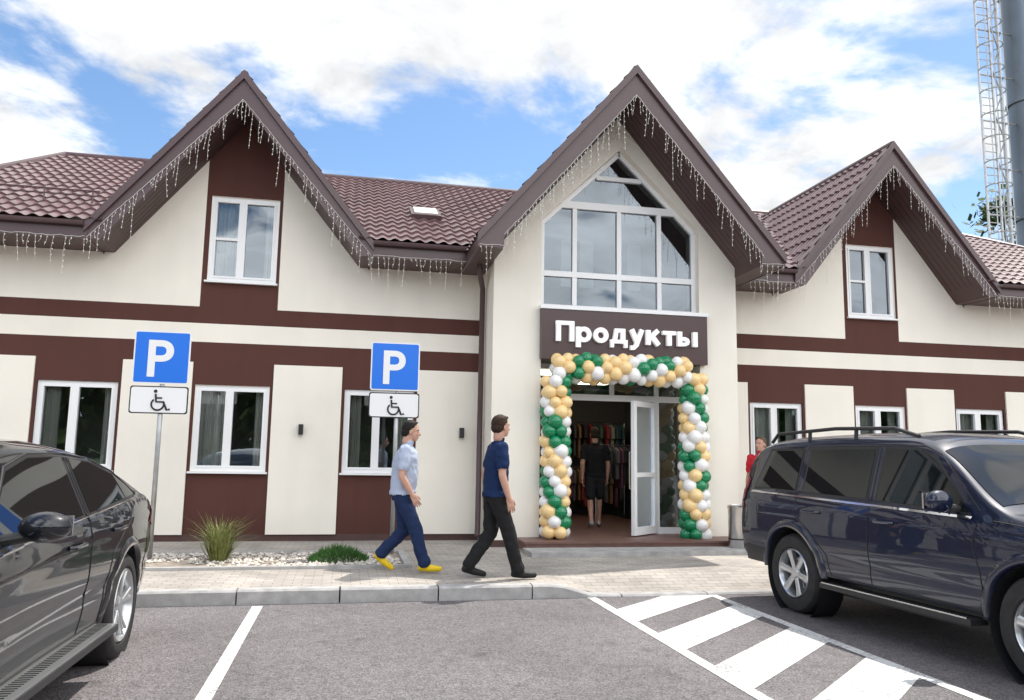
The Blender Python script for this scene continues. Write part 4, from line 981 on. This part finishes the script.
stand=dict(walk1);stand.update(pelvis=(0,0,.95),chest=(0,0,1.35),neck=(.01,0,1.49),head=(.03,0,1.65),sh_r=(0,-.185,1.42),sh_l=(0,.185,1.42),el_r=(-.03,-.25,1.13),wr_r=(.10,-.22,.92),el_l=(-.03,.25,1.13),wr_l=(.10,.22,.92),
 hip_r=(0,-.085,.92),kn_r=(.03,-.11,.50),an_r=(.0,-.12,.09),toe_r=(.17,-.15,.036),hip_l=(0,.085,.92),kn_l=(.0,.11,.50),an_l=(-.04,.12,.09),toe_l=(.13,.15,.036))
person('standing_man',(6.60,11.9,.14),rad(215),stand,{'shirt':((.60,.03,.05),),'pants':((.02,.02,.03),),'shoe':((.1,.1,.1),.5),'hair':((.12,.08,.05),.7)},scale=.97)
person('shopper',(4.32,13.6,.28),rad(80),walk2,{'shirt':((.012,.012,.013),),'pants':((.02,.02,.022),),'shoe':((.4,.4,.4),.5),'hair':((.03,.018,.01),.7)},scale=.98,shorts=True)
# ------------------------------------------------------------------ world, sun, camera
W=bpy.data.worlds.new('World');S.world=W;W.use_nodes=True;N=W.node_tree.nodes;L=W.node_tree.links;N.clear()
SUN_EL=rad(63);SUN_AZ=rad(55)
sky=N.new('ShaderNodeTexSky');sky.sky_type='NISHITA';sky.sun_disc=False;sky.sun_elevation=SUN_EL;sky.sun_rotation=SUN_AZ;sky.air_density=1.0;sky.dust_density=.5
hs=N.new('ShaderNodeHueSaturation');hs.inputs['Saturation'].default_value=1.15;hs.inputs['Value'].default_value=1.25;L.new(sky.outputs[0],hs.inputs['Color'])
sc=N.new('ShaderNodeVectorMath');sc.operation='SCALE';sc.inputs['Scale'].default_value=.15;L.new(hs.outputs[0],sc.inputs[0])
tc=N.new('ShaderNodeTexCoord');sp=N.new('ShaderNodeSeparateXYZ');L.new(tc.outputs['Generated'],sp.inputs[0])
def math_(op,a,b=None):
    m=N.new('ShaderNodeMath');m.operation=op
    for i,v in enumerate((a,b)):
        if v is None: continue
        if isinstance(v,(int,float)): m.inputs[i].default_value=v
        else: L.new(v,m.inputs[i])
    return m.outputs[0]
zz=math_('ADD',math_('MAXIMUM',sp.outputs[2],0.0),.18)
cb=N.new('ShaderNodeCombineXYZ');L.new(math_('DIVIDE',sp.outputs[0],zz),cb.inputs[0]);L.new(math_('DIVIDE',sp.outputs[1],zz),cb.inputs[1]);cb.inputs[2].default_value=.3
n1=N.new('ShaderNodeTexNoise');n1.inputs['Scale'].default_value=1.25;n1.inputs['Detail'].default_value=8;n1.inputs['Roughness'].default_value=.58;n1.inputs['Distortion'].default_value=.25;L.new(cb.outputs[0],n1.inputs['Vector'])
mr=N.new('ShaderNodeMapRange');mr.interpolation_type='SMOOTHSTEP';mr.inputs[1].default_value=.425;mr.inputs[2].default_value=.515;L.new(n1.outputs[0],mr.inputs[0])
n2=N.new('ShaderNodeTexNoise');n2.inputs['Scale'].default_value=2.8;n2.inputs['Detail'].default_value=6;n2.inputs['Roughness'].default_value=.6;n2.inputs['Distortion'].default_value=.4;L.new(cb.outputs[0],n2.inputs['Vector'])
mr2=N.new('ShaderNodeMapRange');mr2.inputs[1].default_value=.35;mr2.inputs[2].default_value=.65;mr2.inputs[3].default_value=.76;mr2.inputs[4].default_value=1.22;L.new(n2.outputs[0],mr2.inputs[0])
bk=N.new('ShaderNodeMapRange');bk.inputs[1].default_value=.1;bk.inputs[2].default_value=-.6;bk.inputs[3].default_value=1.05;bk.inputs[4].default_value=2.8;L.new(sp.outputs[1],bk.inputs[0])  # clouds behind the camera boosted above the rest, added to light the shaded facade
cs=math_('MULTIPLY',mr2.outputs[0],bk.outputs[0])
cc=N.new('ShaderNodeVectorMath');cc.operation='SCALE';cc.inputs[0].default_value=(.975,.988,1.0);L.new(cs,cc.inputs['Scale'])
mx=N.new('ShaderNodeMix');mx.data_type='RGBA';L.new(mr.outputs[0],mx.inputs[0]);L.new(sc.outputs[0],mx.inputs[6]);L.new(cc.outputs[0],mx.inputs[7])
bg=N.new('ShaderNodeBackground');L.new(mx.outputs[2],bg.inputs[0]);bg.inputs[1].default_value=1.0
wo=N.new('ShaderNodeOutputWorld');L.new(bg.outputs[0],wo.inputs[0])
sl=bpy.data.lights.new('sun','SUN');sl.energy=5.0;sl.angle=rad(.55);sl.color=(1,.95,.87);so=bpy.data.objects.new('sun',sl);COL.objects.link(so)
sd=Vector((math.sin(SUN_AZ)*math.cos(SUN_EL),math.cos(SUN_AZ)*math.cos(SUN_EL),math.sin(SUN_EL)));so.rotation_euler=sd.to_track_quat('Z','Y').to_euler();so.location=(20,20,40)
a=rad(11.57);p=rad(7.61);r=rad(.92)
F=Vector((math.sin(a)*math.cos(p),math.cos(a)*math.cos(p),math.sin(p)));R=Vector((math.cos(a),-math.sin(a),0));U=R.cross(F)
R2=R*math.cos(r)+U*math.sin(r);U2=U*math.cos(r)-R*math.sin(r)
mt=Matrix(((R2.x,U2.x,-F.x,0),(R2.y,U2.y,-F.y,0),(R2.z,U2.z,-F.z,1.5),(0,0,0,1)))
cam=bpy.data.cameras.new('camera');cam.sensor_width=36;cam.lens=36*792.6/1024;cam.clip_end=4000;cam.clip_start=.05
co=bpy.data.objects.new('camera',cam);COL.objects.link(co);co.matrix_world=mt;S.camera=co
S.view_settings.view_transform='Standard';S.view_settings.look='None';S.view_settings.exposure=0;S.view_settings.gamma=1
